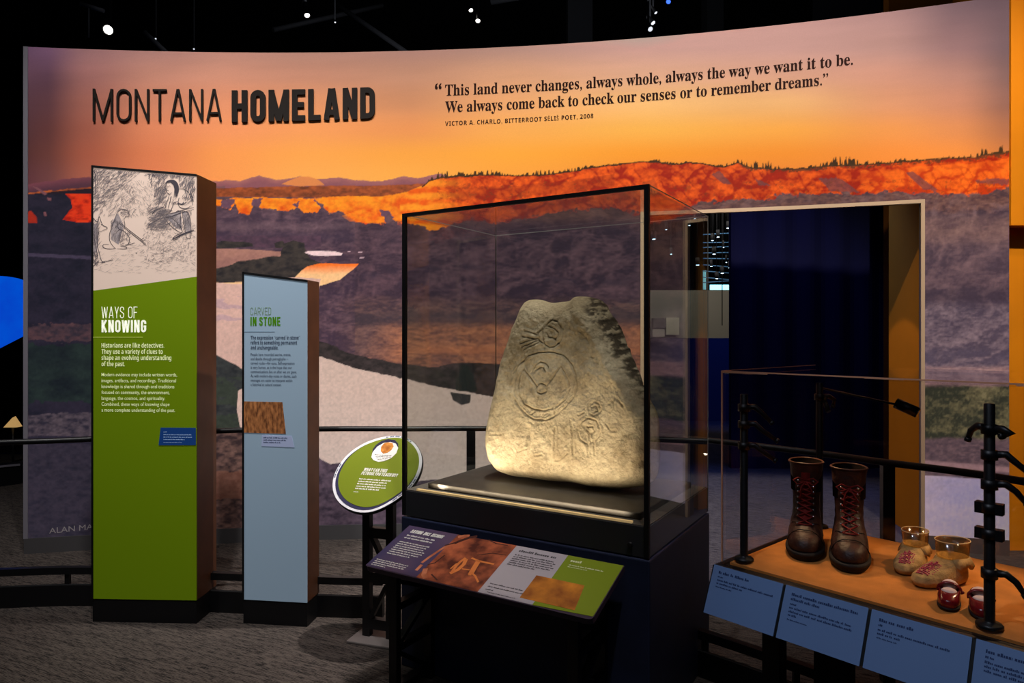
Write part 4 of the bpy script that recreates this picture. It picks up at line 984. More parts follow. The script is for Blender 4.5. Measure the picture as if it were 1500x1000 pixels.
rpoly('grey_field', [(a2, .002), (a2, RL-.004), (a3, RL-.004), (a3, .002)], mat('grey_print', (188, 178, 186), .5, .25), .0012)
rpoly('green_field', [(a3, .002), (a3, RL-.004), (PW-.003, RL-.016), (PW-.003, .002)], mat('green_print', (132, 150, 24), .5, .25), .0012)
tc = [c4(950, 296), c4(1204, 345), c4(1160, 462), c4(862, 412)]
tc = [(min(c[0] for c in (tc[0], tc[3])), tc[0][1]), (tc[3][0], tc[3][1]), (tc[2][0], tc[3][1]), (tc[1][0], tc[0][1])]
rpoly('amber_rock_photo', tc, mat('amber_rock_print', (236, 148, 44), .5, .25, vcol=(150, 80, 22), vscale=9), .0018)
# rock-art marks on the red photo, and the dark ledge shadows printed in it
rk = MB()
def rstroke(pts, wd, mb, h=.0019):
    P = [c4(*p) for p in pts]; L, Q = ribbon(P, wd, 0); n = len(P)
    vs = [rf(p.x, p.y, h) for p in L]+[rf(p.x, p.y, h) for p in Q]
    mb.add(vs, [(i, i+1, n+i+1, n+i) for i in range(n-1)])
for pts, wd in (([(610,205),(650,222),(690,230),(728,238)], .009), ([(648,218),(625,255),(604,292)], .022), ([(604,288),(600,296)], .012), ([(604,276),(630,300),(645,332)], .008), ([(580,205),(555,222),(530,246),(505,282)], .012), ([(582,212),(570,238),(540,266),(498,286)], .016), ([(555,228),(530,236),(500,262)], .006), ([(560,262),(600,268)], .006)): rstroke(pts, wd, rk)
tag(rk.build('rock_art_marks', mat('orange_mark_print', (232, 132, 66), .5, .25), rp, fix=False), 'orange figures')
dkp = mat('dark_rock_print', (72, 34, 28), .5, .25); plp = mat('pale_rock_print', (224, 140, 100), .5, .25, vcol=(170, 92, 62), vscale=16)
for pts, wd in (([(520,128),(560,112),(600,98),(640,92)], .016), ([(470,140),(520,126)], .008), ([(700,110),(740,130),(800,140)], .005), ([(640,190),(720,180),(790,190)], .004), ([(380,240),(420,230),(470,190)], .006), ([(400,290),(430,320)], .006)):
    rk = MB(); rstroke(pts, wd, rk, .0016); rk.build('ledge_shadow', dkp, rp, fix=False)
for pts, wd in (([(540,96),(570,88),(600,88)], .014), ([(350,230),(390,200),(450,160),(500,130)], .012), ([(370,260),(360,290),(370,310)], .02), ([(320,270),(350,240)], .014)):
    rk = MB(); rstroke(pts, wd, rk, .0015); rk.build('pale_ledge', plp, rp, fix=False)
def rtext(px, py): a, b = c4(px, py); return a, b
tx = MB(); inv = lambda a, b, h: rf(a, -b, h)
a, b = c4(287, 72); e, _ = c4(450, 100)
f_ = lambda p, q, h: rf(a+p-.0*q, b-q, .0015+h*0+.0005)
sx = (e-a); put_word(tx, lambda p, q, h: rf(a+p+.1*q, b-q, .002+h), 'SAVING', 0, 0, .022, .2, .08, width=sx*.37); put_word(tx, lambda p, q, h: rf(a+p+.1*q, b-q, .002+h), 'ROCK', sx*.43, 0, .022, .2, .08, width=sx*.2); put_word(tx, lambda p, q, h: rf(a+p+.1*q, b-q, .002+h), 'RECORDS', sx*.68, 0, .022, .2, .08, width=sx*.36)
rowf = lambda p, q, h: rf(p, -q, .002)
def rlines(mb, x0, y0, x1, y1, n, ws, hgt, seed):
    """n rows between two left-margin points; ws: widths"""
    A, B = c4(x0, y0), c4(x1, y1)
    for i in range(n):
        k = i/max(1, n-1); greek(mb, rowf, A[0]+(B[0]-A[0])*0+0, -(A[1]+(B[1]-A[1])*k), ws[i % len(ws)], hgt, seed+i)
tx.build('heading_text', M['white'], rd, fix=False); tx = MB()
rlines(tx, 270, 88, 262, 101, 2, [.165, .15], .0095, 1); rlines(tx, 232, 120, 168, 180, 7, [.16, .165, .15, .17, .165, .155, .13], .007, 5)
tx.build('white_text', M['white'], rd, fix=False); tx = MB()
rlines(tx, 112, 212, 90, 240, 4, [.17, .172, .165, .08], .006, 15)
tx.build('white_footnote', M['white'], rd, fix=False)
tx = MB()
rlines(tx, 856, 172, 856, 172, 1, [.165], .014, 30); rlines(tx, 836, 190, 802, 240, 6, [.18, .185, .18, .19, .18, .12], .0075, 31); tx.build('dark_text', M['greyink'], rd, fix=False); tx = MB()
rlines(tx, 706, 340, 692, 372, 3, [.14, .15, .04], .0065, 38); rlines(tx, 690, 384, 690, 384, 1, [.12], .004, 44)
tx.build('dark_footnote', M['greyink'], rd, fix=False)
tx = MB(); rlines(tx, 1126, 224, 1126, 224, 1, [.055], .014, 50); rlines(tx, 1118, 243, 1118, 243, 1, [.14], .006, 51); rlines(tx, 1112, 252, 1112, 252, 1, [.08], .004, 52)
tx.build('green_text', mat('cream_print', (230, 232, 190), .5, .2), rd, fix=False)
for xs, nm in ((.10, 'leg'), (PW-.10, 'leg')):
    lg = MB(); x = RX0+xs
    yb_, yt_ = -.012, -.235
    lg.box(x-.02, x+.02, -.036, -.010, 0, RZ-.040)                         # upright against the pedestal
    lg.box(x-.02, x+.02, yt_-.028, yt_, 0, RZ-.108)                        # front upright
    lg.hexa([Vector((x+sx_*.02, y, z)) for y, z in ((-.262, RZ-.135), (-.012, RZ-.055)) for sx_ in (-1, 1)]+[Vector((x+sx_*.02, y, z)) for y, z in ((-.262, RZ-.106), (-.012, RZ-.022)) for sx_ in (-1, 1)])
    for z in (.03, .20, .37): lg.box(x-.018, x+.018, yt_, -.036, z, z+.03)
    lg.bar((x, yt_-.01, .22), (x, -.03, .37), .03, .018); lg.bar((x, -.03, .05), (x, yt_-.01, .20), .03, .018); lg.bar((x, -.03, .40), (x, yt_-.01, .49), .03, .018)
    lg.build(nm, M['black_metal'], rd)

# ---------------------------------------------------------------- oval question sign on its stand
oa = R(-17.9); TI = R(41)
OC = at(553, 693, 3.36)                           # centre of the printed face
ov = thing('oval_sign', 'tilted green oval sign with white rim asking what the petroglyph can teach', 'sign', Vector((OC.x, OC.y, 0)), oa)
ux = Vector((1, 0, 0)); uy = Vector((0, math.cos(TI), math.sin(TI))); un = ux.cross(uy)
of = lambda a, b, h: Vector((0, 0, OC.z))+ux*a+uy*b+un*h
wux = Vector((math.cos(oa), math.sin(oa), 0)); wv_ = Vector((-math.sin(oa), math.cos(oa), 0)); wuy = wv_*math.cos(TI)+Vector((0, 0, math.sin(TI))); wun = wux.cross(wuy)
def oc(cx, cy):
    px, py = 470+cx/6.25, 620+cy/6.25
    d = Vector(((px-CX)/F, 1, -(py-HZ)/F)); o = Vector((0, 0, EYE)); s = (OC-o).dot(wun)/d.dot(wun); P = o+d*s-OC
    return P.dot(wux), P.dot(wuy)
rim = [oc(*p) for p in ((690,105),(790,122),(880,190),(928,280),(935,360),(915,450),(870,540),(790,630),(680,712),(560,782),(470,815),(400,825),(300,812),(200,765),(130,690),(103,610),(100,560),(112,480),(150,400),(215,305),(310,225),(420,165),(550,122))]
rim = np.array(rim)
# fit a clean ellipse to the rim
ec = np.array([(rim[:, 0].max()+rim[:, 0].min())/2, (rim[:, 1].max()+rim[:, 1].min())/2])
def oval_pts(inset=0.0, n=72, c=(0, 0)):
    q = dens(rim[::-1] if False else rim, n)
    for _ in range(4): q = .5*q+.25*(np.roll(q, 1, 0)+np.roll(q, -1, 0))
    m = q.mean(0); 
    if inset: q = m+(q-m)*(1-inset/np.hypot(*(q-m).T)[:, None])
    a = .5*np.sum(q[:, 0]*np.roll(q[:, 1], -1)-np.roll(q[:, 0], -1)*q[:, 1])
    if a < 0: q = q[::-1]
    return [(x+c[0], y+c[1]) for x, y in q]
mb = MB(); mb.prism(oval_pts(), of, -.018, -.001, True); mb.build('backing', M['black'], ov)
mb = MB(); mb.prism(oval_pts(.002), of, -.001, .001, True); mb.build('white_rim', mat('white_rim_print', (226, 224, 232), .45, .3), ov)
mb = MB(); mb.prism(oval_pts(.018, c=(-.000, -.003)), of, .0005, .003, True); mb.build('navy_ring', mat('navy_ring_print', (44, 42, 76), .5, .3), ov)
mb = MB(); mb.prism(oval_pts(.024, c=(.006, .006)), of, .001, .0045, True); mb.build('green_face', mat('green_sign_print', (112, 126, 14), .45, .3), ov)
def op(pts): return [oc(*p) for p in pts]
def opoly(name, pts, m, h0, h1, parent=ov):
    q = op(pts); a = sum(q[i][0]*q[(i+1) % len(q)][1]-q[(i+1) % len(q)][0]*q[i][1] for i in range(len(q)))
    mb = MB(); mb.prism(q if a > 0 else q[::-1], of, h0, h1); return mb.build(name, m, parent)
opoly('navy_spot', [(470,285),(480,240),(510,200),(560,165),(620,150),(680,158),(710,190),(712,230),(690,275),(650,310),(600,335),(540,345),(490,325)], mat('navy_spot_print', (36, 32, 64), .5, .3), .004, .0055)
wsp = opoly('white_spot', [(466,315),(478,270),(520,220),(580,185),(640,176),(690,192),(712,230),(694,280),(650,322),(590,350),(530,358),(485,342)], mat('white_spot_print', (240, 236, 232), .5, .3), .005, .0065)
opoly('stone_photo', [(552,262),(556,222),(580,192),(620,180),(660,188),(670,218),(650,250),(615,275),(575,285)], mat('amber_stone_print', (226, 150, 66), .5, .3, vcol=(176, 100, 34), vscale=40), .006, .0075, wsp)
tx = MB(); a0 = oc(392, 442); a1_ = oc(372, 478)
def oline(mb, px0, py0, px1, text, size, bold):
    a, b = oc(px0, py0); e = oc(px1, py0+(px1-px0)*.075)[0]
    return a, b, e-a
a, b, wdt = oline(tx, 390, 440, 600, '', 0, 0)
def obold(words, a, b, wdt, size):
    tot = sum(word_width(w_, .17, .13) for w_ in words)+.25*(len(words)-1); k = wdt/tot; x = a
    for w_ in words:
        ww = word_width(w_, .17, .13)*k; put_word(tx, lambda p, q, h: of(p+.12*q, q, .005+h), w_.replace('?', ''), x, b, size, .2, .08, width=ww if '?' not in w_ else ww); x += ww+.25*k
    return x
LETTERP = letter_strokes
def letter_strokes(ch, t):
    o = t/2; T = 1-o
    if ch == 'U': w = .46; r = w/2-o; return w, [([(o, 1)]+arc(w/2, o+r, r, r, 180, 360)+[(w-o, 1)], 0)]
    if ch == 'P': w = .46; r = min(.2, w/2-o); return w, [([(o, 0), (o, 1)], 0), ([(o, T), (w-o-r, T)]+arc(w-o-r, T-r, r, r, 90, 0, 5)+arc(w-o-r, .42+r, r, r, 0, -90, 5)+[(o, .42)], 0)]
    if ch == '?': w = .42; r = w/2-o; return w, [(arc(w/2, T-r, r, r, 180, -50)+[(w/2, .42), (w/2, .28)], 0), ([(w/2, 0), (w/2, .18)], 0)]
    return LETTERP(ch, t)
def obold2(text, a, b, wdt, size):
    ws = text.split(' '); tot = sum(word_width(w_, .17, .13) for w_ in ws)+.28*(len(ws)-1); k = wdt/tot; x = a
    for w_ in ws:
        ww = word_width(w_, .17, .13)*k; put_word(tx, lambda p, q, h: of(p+.1*q, q, .005+h), w_, x, b, size, .17, .13, width=ww); x += ww+.28*k
obold2('WHAT CAN THIS', a, b, wdt, .0195)
a, b, wdt = oline(tx, 372, 474, 700, '', 0, 0); obold2('PETROGLYPH TEACH US?', a, b, wdt, .0195)
for i in range(5):
    a, b, wdt = oline(tx, 352-9*i, 516+22*i, (640, 606, 596, 602, 546)[i], '', 0, 0); greek(tx, lambda p, q, h: of(p, q, .005), a, b, wdt, .0075, 80+i)
a, b, wdt = oline(tx, 300, 632, 350, '', 0, 0); greek(tx, lambda p, q, h: of(p, q, .005), a, b, wdt, .004, 90)
tx.build('white_text', M['white'], ov, fix=False)
tx = MB()
for i in range(4):
    a, b, wdt = oline(tx, 496+8*i, 296+15*i, (655, 642, 612, 600)[i], '', 0, 0); greek(tx, lambda p, q, h: of(p, q, .007), a, b, wdt, .005, 95+i)
tx.build('spot_text', M['ink'], wsp, fix=False)
tx = MB()                                          # small writing that runs round the rim
q = np.array(oval_pts(.010, 220)); ang = np.arctan2(q[:, 1], q[:, 0])
def rimtext(lo, hi):
    idx = [i for i in range(len(q)) if lo < math.degrees(ang[i]) < hi or lo < math.degrees(ang[i])+360 < hi]
    for c_, i in enumerate(idx):
        if c_ % 5 == 4: continue
        p0, p1 = Vector(q[i]), Vector(q[(i+1) % len(q)]); d = (p1-p0).normalized(); nn = Vector((-d.y, d.x))*.0035
        p1 = p0+(p1-p0)*.75
        tx.add([of(*(p0-nn), .0016), of(*(p1-nn), .0016), of(*(p1+nn), .0016), of(*(p0+nn), .0016)], [(0, 1, 2, 3)])
for lo_, hi_ in ((62, 100), (-48, -2), (168, 192)):
    tx = MB(); rimtext(lo_, hi_); tx.build('rim_text', M['labelink'], ov, fix=False)
ps = MB()                                          # stand: plate with cut-outs and a foot
hb = OC.z-.02
for x0, x1 in ((-.085, -.045), (.045, .085)): ps.box(x0, x1, .0, .035, .012, hb-.03)
for z in (.05, .28, .50, hb-.12): ps.box(-.045, .045, .0, .035, z, z+.05)
ps.bar((-.045, .0175, .10), (.045, .0175, .27), .035, .02); ps.bar((-.045, .0175, .52), (.045, .0175, .35), .035, .02)
ps.hexa([Vector((x, y, z)) for x, y, z in ((-.085, -.06, hb-.08), (.085, -.06, hb-.08), (-.085, .06, hb-.06), (.085, .06, hb-.06), (-.085, -.06, hb-.045), (.085, -.06, hb-.045), (-.085, .06, hb+.045), (.085, .06, hb+.045))])
ps.build('stand', M['black_metal'], ov)
MB().box(-.13, .13, -.075, .11, 0, .012).build('base_plate', mat('grey_foot_plate', (120, 112, 110), .5, .3), ov, bevel=.003)
# ---------------------------------------------------------------- shoe case
SF = Vector((.691, 2.252, 0)); SA = R(-48.5)
su, sv = Vector((math.cos(SA), math.sin(SA), 0)), Vector((-math.sin(SA), math.cos(SA), 0))
SW, SD, SZ, SG = 1.30, .68, .75, 1.383
sc = thing('shoe_case', 'low clear box of old footwear on orange cloth', 'display case', SF, SA)
mb = MB(); mb.box(-.02, SW, -.022, SD+.02, SZ-.05, SZ-.006); mb.build('deck_board', M['black_metal'], sc, bevel=.003)
NX, NY = 60, 36; mb = MB(); vs = []                # cloth deck with soft undulations
for j in range(NY+1):
    for i in range(NX+1):
        x = .018+(SW-.03)*i/NX; y = .022+(SD-.03)*j/NY
        e = min(1, min(i, NX-i, j, NY-j)/2.)
        z = SZ+.002+e*.008+e*.006*(math.sin(x*9+y*5)+math.sin(y*13-x*4))*.15
        vs.append((x, y, z))
mb.add(vs, [(j*(NX+1)+i, j*(NX+1)+i+1, (j+1)*(NX+1)+i+1, (j+1)*(NX+1)+i) for j in range(NY) for i in range(NX)], True)
bx = [(.018, .022), (SW-.012, .022), (SW-.012, SD-.008), (.018, SD-.008)]
mb.add([(x, y, SZ-.006) for x, y in bx]+[(x, y, SZ+.002) for x, y in bx], [(3, 2, 1, 0), (0, 1, 5, 4), (1, 2, 6, 5), (2, 3, 7, 6), (3, 0, 4, 7)])
mb.build('cloth_deck', M['fabric'], sc)
T2 = .009
def apane(n, a): MB().box(*a).build(n, M['acrylic'], sc)
apane('front_pane', (0, SW, 0, T2, SZ-.006, SG)); apane('side_pane', (0, T2, T2+.001, SD-T2-.001, SZ-.006, SG-T2-.001)); apane('back_pane', (0, SW, SD-T2, SD, SZ-.006, SG-T2-.001)); apane('side_pane', (SW-T2, SW, T2+.001, SD-T2-.001, SZ-.006, SG-T2-.001))
apane('top_pane', (0, SW, T2+.001, SD, SG-T2, SG))
ed = MB(); ed.box(-.001, .004, -.001, .003, SZ+.005, SG); ed.box(0, .16, -.0015, .003, SG-.006, SG+.001); ed.box(.16, SW, -.001, .002, SG-.003, SG+.001)
ed.box(.45, .55, -.0015, .003, SG-.004, SG+.001); ed.box(.80, SW, -.0015, .003, SG-.006, SG+.001)
ed.box(-.001, .002, .003, SD, SG-.002, SG+.001)
ed.build('polished_edges', M['acredge'], sc)
# legs under the deck and the sloping label rail
for x, y in ((.155, .03), (.365, .03), (.70, .03), (1.1, .03), (.05, SD-.06), (1.1, SD-.06)):
    MB().box(x-.028, x+.028, y, y+.05, 0, SZ-.05).build('leg', M['black_metal'], sc)
LT, LB = Vector((0, -.030, SZ+.0)), Vector((0, -.0936, SZ-.140))
ld = (LB-LT); LL = ld.length; ld.normalize(); ln = Vector((0, ld.z, -ld.y))
if ln.y > 0: ln = -ln
lf = lambda a, b, h: Vector((a, 0, 0))+LT+ld*b+ln*h
rl = MB(); rl.prism([(-.012, .004), (-.012, LL-.004), (SW-.02, LL-.004), (SW-.02, .004)], lf, -.012, -.0015); rl.build('label_rail', M['black_metal'], sc)
LABTXT = [(('.105', '.02', '.205', '.105', '.06'), 'above the single boots'), ]
names = ['leftmost pale blue label card on the rail, below the tall boots', 'pale blue label card second from the left, with the longest heading', 'pale blue label card third from the left, below the moccasins', 'pale blue label card at the right edge of the picture, partly cut off']
rowsets = [[(.016, .105, .011), (.028, .018, .007), (.039, .19, .008), (.049, .09, .008), (.059, .06, .005)],
           [(.018, .20, .011), (.031, .085, .010), (.044, .02, .007), (.055, .185, .008), (.066, .19, .008), (.076, .03, .008), (.088, .06, .005)],
           [(.018, .085, .011), (.030, .018, .007), (.042, .17, .008), (.052, .065, .008), (.062, .05, .005)],
           [(.018, .12, .011), (.030, .018, .007), (.042, .17, .008), (.052, .16, .008), (.062, .15, .008)]]
for i in range(4):
    o = thing('label_card', names[i], 'label', SF+su*(.244*i+.1)+sv*LT.y+Vector((0, 0, SZ-.07)), SA, 'label cards along the shoe case')
    off = Vector((.244*i+.1, LT.y, SZ-.07)); cf = lambda a, b, h, i=i, off=off: lf(.244*i-.006+a, b, h)-off
    c = MB(); c.prism([(0, 0), (0, LL), (.235, LL), (.235, 0)], cf, -.001, .003); c.build('card', M['label'], o)
    t = MB()
    for j, (y, w, hh) in enumerate(rowsets[i]): greek(t, lambda p, q, h: cf(p, -q, .0036), .022, -y-.008, w, hh*.8, 200+i*10+j)
    t.build('card_text', M['labelink'], o, fix=False)

# ---------------------------------------------------------------- footwear (own frame: toe towards -y, heel +y, up +z)
def slices(levels, n=36, egg=.18, zt=None):
    """levels: (z, heel_y, toe_y, half_width, squareness)"""
    rings = []
    for z, hy, ty, hw, e in levels:
        c, ry = (hy+ty)/2, (hy-ty)/2; ring = []
        for k in range(n):
            th = 2*PI*k/n; cx, sy = math.cos(th), math.sin(th)
            p = 2/e; X = math.copysign(abs(cx)**p, cx); Y = math.copysign(abs(sy)**p, sy)
            w = hw*(1-egg*.5*(Y+1)*.9+egg*.25)
            ring.append((X*w, c+Y*ry, z+(zt(c+Y*ry) if zt else 0)))
        rings.append(ring)
    return rings
def interp_levels(keys, n):
    K = np.array(keys, float); z = np.linspace(K[0, 0], K[-1, 0], n)
    return [tuple([zz]+[float(np.interp(zz, K[:, 0], K[:, i])) for i in range(1, 5)]) for zz in z]
def boot(label, loc, rz, lace_seed):
    t = thing('leather_boot', label, 'boot', loc, rz, 'tall lace-up boots'); t.scale = (1.1, 1.04, 1.0)
    keys = [(.026, .062, -.212, .051, 2.3), (.040, .066, -.214, .053, 2.3), (.058, .066, -.208, .052, 2.3), (.074, .064, -.188, .050, 2.2), (.088, .061, -.152, .047, 2.1), (.104, .058, -.116, .044, 2.1), (.122, .056, -.088, .041, 2.1), (.15, .056, -.068, .041, 2.1), (.18, .058, -.062, .042, 2.1), (.22, .060, -.060, .045, 2.1), (.26, .060, -.062, .049, 2.1), (.292, .062, -.064, .052, 2.1)]
    L = interp_levels(keys, 44); rs = slices(L)
    rr = random.Random(lace_seed)
    for i, ring in enumerate(rs):                   # creases at ankle and vamp
        z = L[i][0]
        for k in range(len(ring)):
            x, y, zz = ring[k]; a = .0018*math.sin(z*210+y*30+lace_seed)*max(0, 1-abs(z-.13)/.09)+.0012*math.sin(z*120+k*.5)*(z > .17)
            ring[k] = (x*(1+a*14), y+a, zz)
    inner = [[(x*.93, (y-.0)*.93, z) for x, y, z in rs[-1]], [(x*.90, y*.90, z-.10) for x, y, z in rs[-1]]]
    m = MB(); m.loft(rs, True, True, False); m.loft([rs[-1], inner[0]], True, False, False); m.build('upper', M['leather'], t, sub=0)
    m = MB(); m.loft(inner, True, False, True); m.build('lining', M['darkin'], t)
    m = MB()
    out = slices([(0, .064, -.214, .050, 2.3), (.006, .068, -.220, .054, 2.3), (.014, .068, -.220, .054, 2.3), (.014, .070, -.223, .058, 2.3), (.022, .071, -.224, .059, 2.3), (.027, .070, -.222, .057, 2.3)], 40, .2)
    m.loft(out); m.build('sole', M['sole'], t)
    fr_ = lambda z: float(np.interp(z, [k[0] for k in keys], [k[2] for k in keys]))
    hwz = lambda z: float(np.interp(z, [k[0] for k in keys], [k[3] for k in keys]))
    m = MB(); ring = rs[-1]; m.tube([(x*1.0, y*1.0, z) for x, y, z in ring]+[ring[0]], .0032, 6, False); m.build('collar', M['leather'], t)
    m = MB(); pts = []                               # toe-cap seam and vamp seams
    for zc, yy in ((0, 0),):
        p = [(w*.050, -.150-.012*(1-w*w), 0) for w in np.linspace(-1, 1, 17)]
        for x, y, _ in p:
            hgt = .030+.060*max(0, 1-(x/.052)**2)**.5
            pts.append((x*1.0, y, min(hgt+.001, .0885)))
    m.tube(pts, .0016, 6)
    for s in (-1, 1): m.tube([(s*.050, -.05, .045), (s*.047, -.075, .075), (s*.036, -.105, .098), (s*.020, -.122, .103)], .0014, 6)
    m.build('seam', M['sole'], t)
    m = MB()                                          # tongue
    zs = np.linspace(.108, .262, 14); L_ = [(-.013, fr_(z)-.0035, z) for z in zs]; R_ = [(.013, fr_(z)-.0035, z) for z in zs]
    vs = L_+R_+[(x, y+.003, z) for x, y, z in L_+R_]; n = len(zs)
    m.add(vs, [(i, n+i, n+i+1, i+1) for i in range(n-1)]+[(2*n+i, 2*n+i+1, 3*n+i+1, 3*n+i) for i in range(n-1)]+[(i, i+1, 2*n+i+1, 2*n+i) for i in range(n-1)]+[(n+i, 3*n+i, 3*n+i+1, n+i+1) for i in range(n-1)], True)
    tag(m.build('tongue', M['leather' if lace_seed % 2 else 'redlace'], t))
    m = MB(); zl = np.linspace(.100, .232, 8)
    for i in range(len(zl)-1):
        za, zb = zl[i], zl[i+1]; wa = .021
        for s in (-1, 1):
            ya, yb = fr_(za), fr_(zb); q = []
            for k in range(7):
                u_ = k/6; q.append((s*wa*(1-2*u_), ya+(yb-ya)*u_-.0065-.0035*math.sin(PI*u_)-(0.003 if s > 0 else 0), za+(zb-za)*u_))
            m.tube(q, .0023, 6)
    m.tube([(-.02, fr_(.100)-.006, .100), (0, fr_(.100)-.0085, .098), (.02, fr_(.100)-.006, .100)], .0023, 6)
    yb = fr_(.235)-.008                                # bow
    for s in (-1, 1):
        m.tube([(0, yb-.002, .236), (s*.022, yb-.010, .246), (s*.036, yb-.010, .236), (s*.024, yb-.012, .222), (0, yb-.003, .232)], .0024, 6)
        m.tube([(0, yb-.003, .233), (s*.012, yb-.012, .215), (s*.020+.004, yb-.013, .180+.01*s)], .0022, 6)
    m.build('laces', M['redlace'], t)
    for s in (-1, 1):
        for z in zl:
            e = MB(); e.lathe([(0, 0), (.0036, 0), (.0036, .002), (.0016, .0026)], 8, T=Matrix.Translation((s*.0225, fr_(z)-.0015, z)) @ Matrix.Rotation(PI/2, 4, 'X'))
            e.build('eyelet', M['chrome'], t)
    return t
ZD = SZ+.012
def deck(px, py): p = on_z(px, py, ZD); p.z = ZD; return p
def from_toe(px, py, rz, length):
    """put the heel so that the toe tip stands at that point of the deck"""
    p = deck(px, py); return p-Vector((math.sin(rz), -math.cos(rz), 0))*length
ra = R(-25)
boot('worn brown lace-up boot with red tongue, left of the two tall boots', from_toe(1178, 821, ra, .215), ra, 2)
boot('worn brown lace-up boot with bow-tied red laces, right of the two tall boots', from_toe(1246, 838, R(-25), .215), R(-25), 3)

def moccasin(label, loc, rz, s):
    t = thing('beaded_moccasin', label, 'moccasin', loc, rz, 'beaded moccasins'); t.scale = (s, s, s)
    keys = [(0, .045, -.118, .031, 2.0), (.006, .052, -.128, .038, 2.1), (.016, .055, -.132, .041, 2.2), (.028, .055, -.126, .040, 2.2), (.040, .053, -.104, .037, 2.1), (.050, .051, -.074, .035, 2.0), (.060, .050, -.042, .034, 2.0), (.070, .050, -.032, .034, 2.0)]
    L = interp_levels(keys, 26); rs = slices(L, 36, .10)
    for i, ring in enumerate(rs):
        z = L[i][0]
        for k in range(len(ring)):
            x, y, zz = ring[k]; g = 1+.035*math.sin(k*1.9)*max(0, 1-abs(z-.03)/.025)*(1 if y < -.05 else .3)
            ring[k] = (x*g, y, zz)
    top = rs[-1]; inn = [[(x*.88, (y-.009)*.88+.009, z) for x, y, z in top], [(x*.84, (y-.009)*.84+.009, .03) for x, y, z in top]]
    m = MB(); m.loft(rs+inn, True, True, True); m.build('upper', M['hide'], t)
    m = MB()                                          # ankle flaps folded down either side
    for sd in (-1, 1):
        a = []; b = []
        for k in range(9):
            th = R(-50+100*k/8); a.append((sd*.036*math.cos(th)*1.02, .010+.042*math.sin(th), .071)); b.append((sd*(.047+.004*math.sin(k))*math.cos(th*.9), .010+.046*math.sin(th), .046+.006*math.cos(k*1.7)))
        m.add(a+b+[(x-sd*.003, y, z) for x, y, z in a+b], [(i, i+1, 9+i+1, 9+i) for i in range(8)]+[(18+i, 27+i, 27+i+1, 18+i+1) for i in range(8)]+[(9+i, 9+i+1, 27+i+1, 27+i) for i in range(8)]+[(i, 18+i, 18+i+1, i+1) for i in range(8)]+[(0, 9, 27, 18), (8, 26, 35, 17)], True)
    m.build('ankle_flap', M['hide'], t)
    m = MB(); prof = lambda y: float(np.interp(y, [-.132, -.126, -.104, -.074, -.042, -.032], [.016, .028, .040, .050, .060, .070]))
    rr = random.Random(4)
    for i in range(11):
        for j in range(-4, 5):
            y = -.112+i*.0062; x = j*.0052
            if (x/.024)**2+((y+.082)/.034)**2 > 1: continue
            f = math.sin(i*1.3+j)*math.cos(j*1.7-i*.5)
            if f < -.35: continue
            z = prof(y)-.010*(abs(x)/.026)**2
            m.ball((x, y, z), .0032, 6)
    m.build('beadwork', M['bead'], t)
    m = MB()                                          # clear support collar standing in the opening
    o_ = [(.034*math.cos(2*PI*k/32), .008+.042*math.sin(2*PI*k/32)) for k in range(32)]
    m.loft([[(x, y, .050) for x, y in o_], [(x*1.12, (y-.008)*1.12+.008, .112) for x, y in o_], [(x*1.10, (y-.008)*1.10+.008, .112) for x, y in o_], [(x*.97, (y-.008)*.97+.008, .050) for x, y in o_]], True, False, False)
    m.build('clear_collar', M['plastic'], t)
    m = MB(); m.tube([(x*1.115, (y-.008)*1.115+.008, .1125) for x, y in o_+o_[:1]], .0011, 6, False); m.build('collar_rim', mat('cream_rim', (226, 196, 140), .4, .4), t)
    return t
moccasin('small tan moccasin with pink beading, the one behind, nearer the boots', from_toe(1320, 843, R(-46), .132), R(-46), 1.0)
moccasin('small tan moccasin with pink beading, in front, wide clear collar', from_toe(1340, 860, R(-70), .132*1.1), R(-70), 1.1)
def baby_shoe(label, loc, rz):
    t = thing('baby_shoe', label, 'shoe', loc, rz, 'red baby shoes')
    keys = [(.006, .050, -.058, .0255, 2.2), (.016, .052, -.060, .0275, 2.3), (.026, .052, -.056, .027, 2.3), (.034, .051, -.040, .0255, 2.2), (.038, .050, -.022, .025, 2.1)]
    L = interp_levels(keys, 16); zt = lambda y: .0
    rs = slices(L, 32, .06)
    for i, ring in enumerate(rs):
        if i > 10:
            for k in range(len(ring)):
                x, y, z = ring[k]; ring[k] = (x, y, z+.014*max(0, (y+.0)/.05)*(i-10)/5)
    top = rs[-1]; inn = [[(x*.9, (y-.014)*.9+.014, z) for x, y, z in top], [(x*.86, (y-.014)*.86+.014, z-.014) for x, y, z in top]]
    m = MB(); m.loft(rs+inn, True, True, True); m.build('upper', M['redshoe'], t)
    m = MB(); m.loft(slices([(0, .051, -.058, .026, 2.3), (.003, .054, -.062, .0285, 2.3), (.007, .054, -.062, .0285, 2.3)], 32, .06)); m.build('sole', M['sole'], t)
    m = MB(); m.ball((0, -.004, .034), .0205, 14, (1, 1.0, .55)); m.ball((0, .030, .044), .019, 14, (1.05, .85, .75)); m.build('stuffing', M['tissue'], t)
    m = MB(); pts = [(.0285*math.cos(a), .012+.003*math.sin(a), .034+.020*math.sin(a)) for a in np.linspace(-.2, PI+.2, 17)]
    for s in (-.004, 0, .004): m.tube([(x, y+s, z) for x, y, z in pts], .0024, 6)
    m.build('strap', M['redshoe'], t)
    m = MB(); m.ball((.0305, .012, .034), .0045, 8); m.build('button', M['redshoe'], t)
    return t
baby_shoe('tiny red strap shoe stuffed with white tissue, left of the baby pair', from_toe(1388, 895, R(-36), .062)+Vector((0, 0, 0)), R(-36))
baby_shoe('tiny red strap shoe half hidden behind the front black clip post', from_toe(1440, 909, R(-30), .062), R(-30))

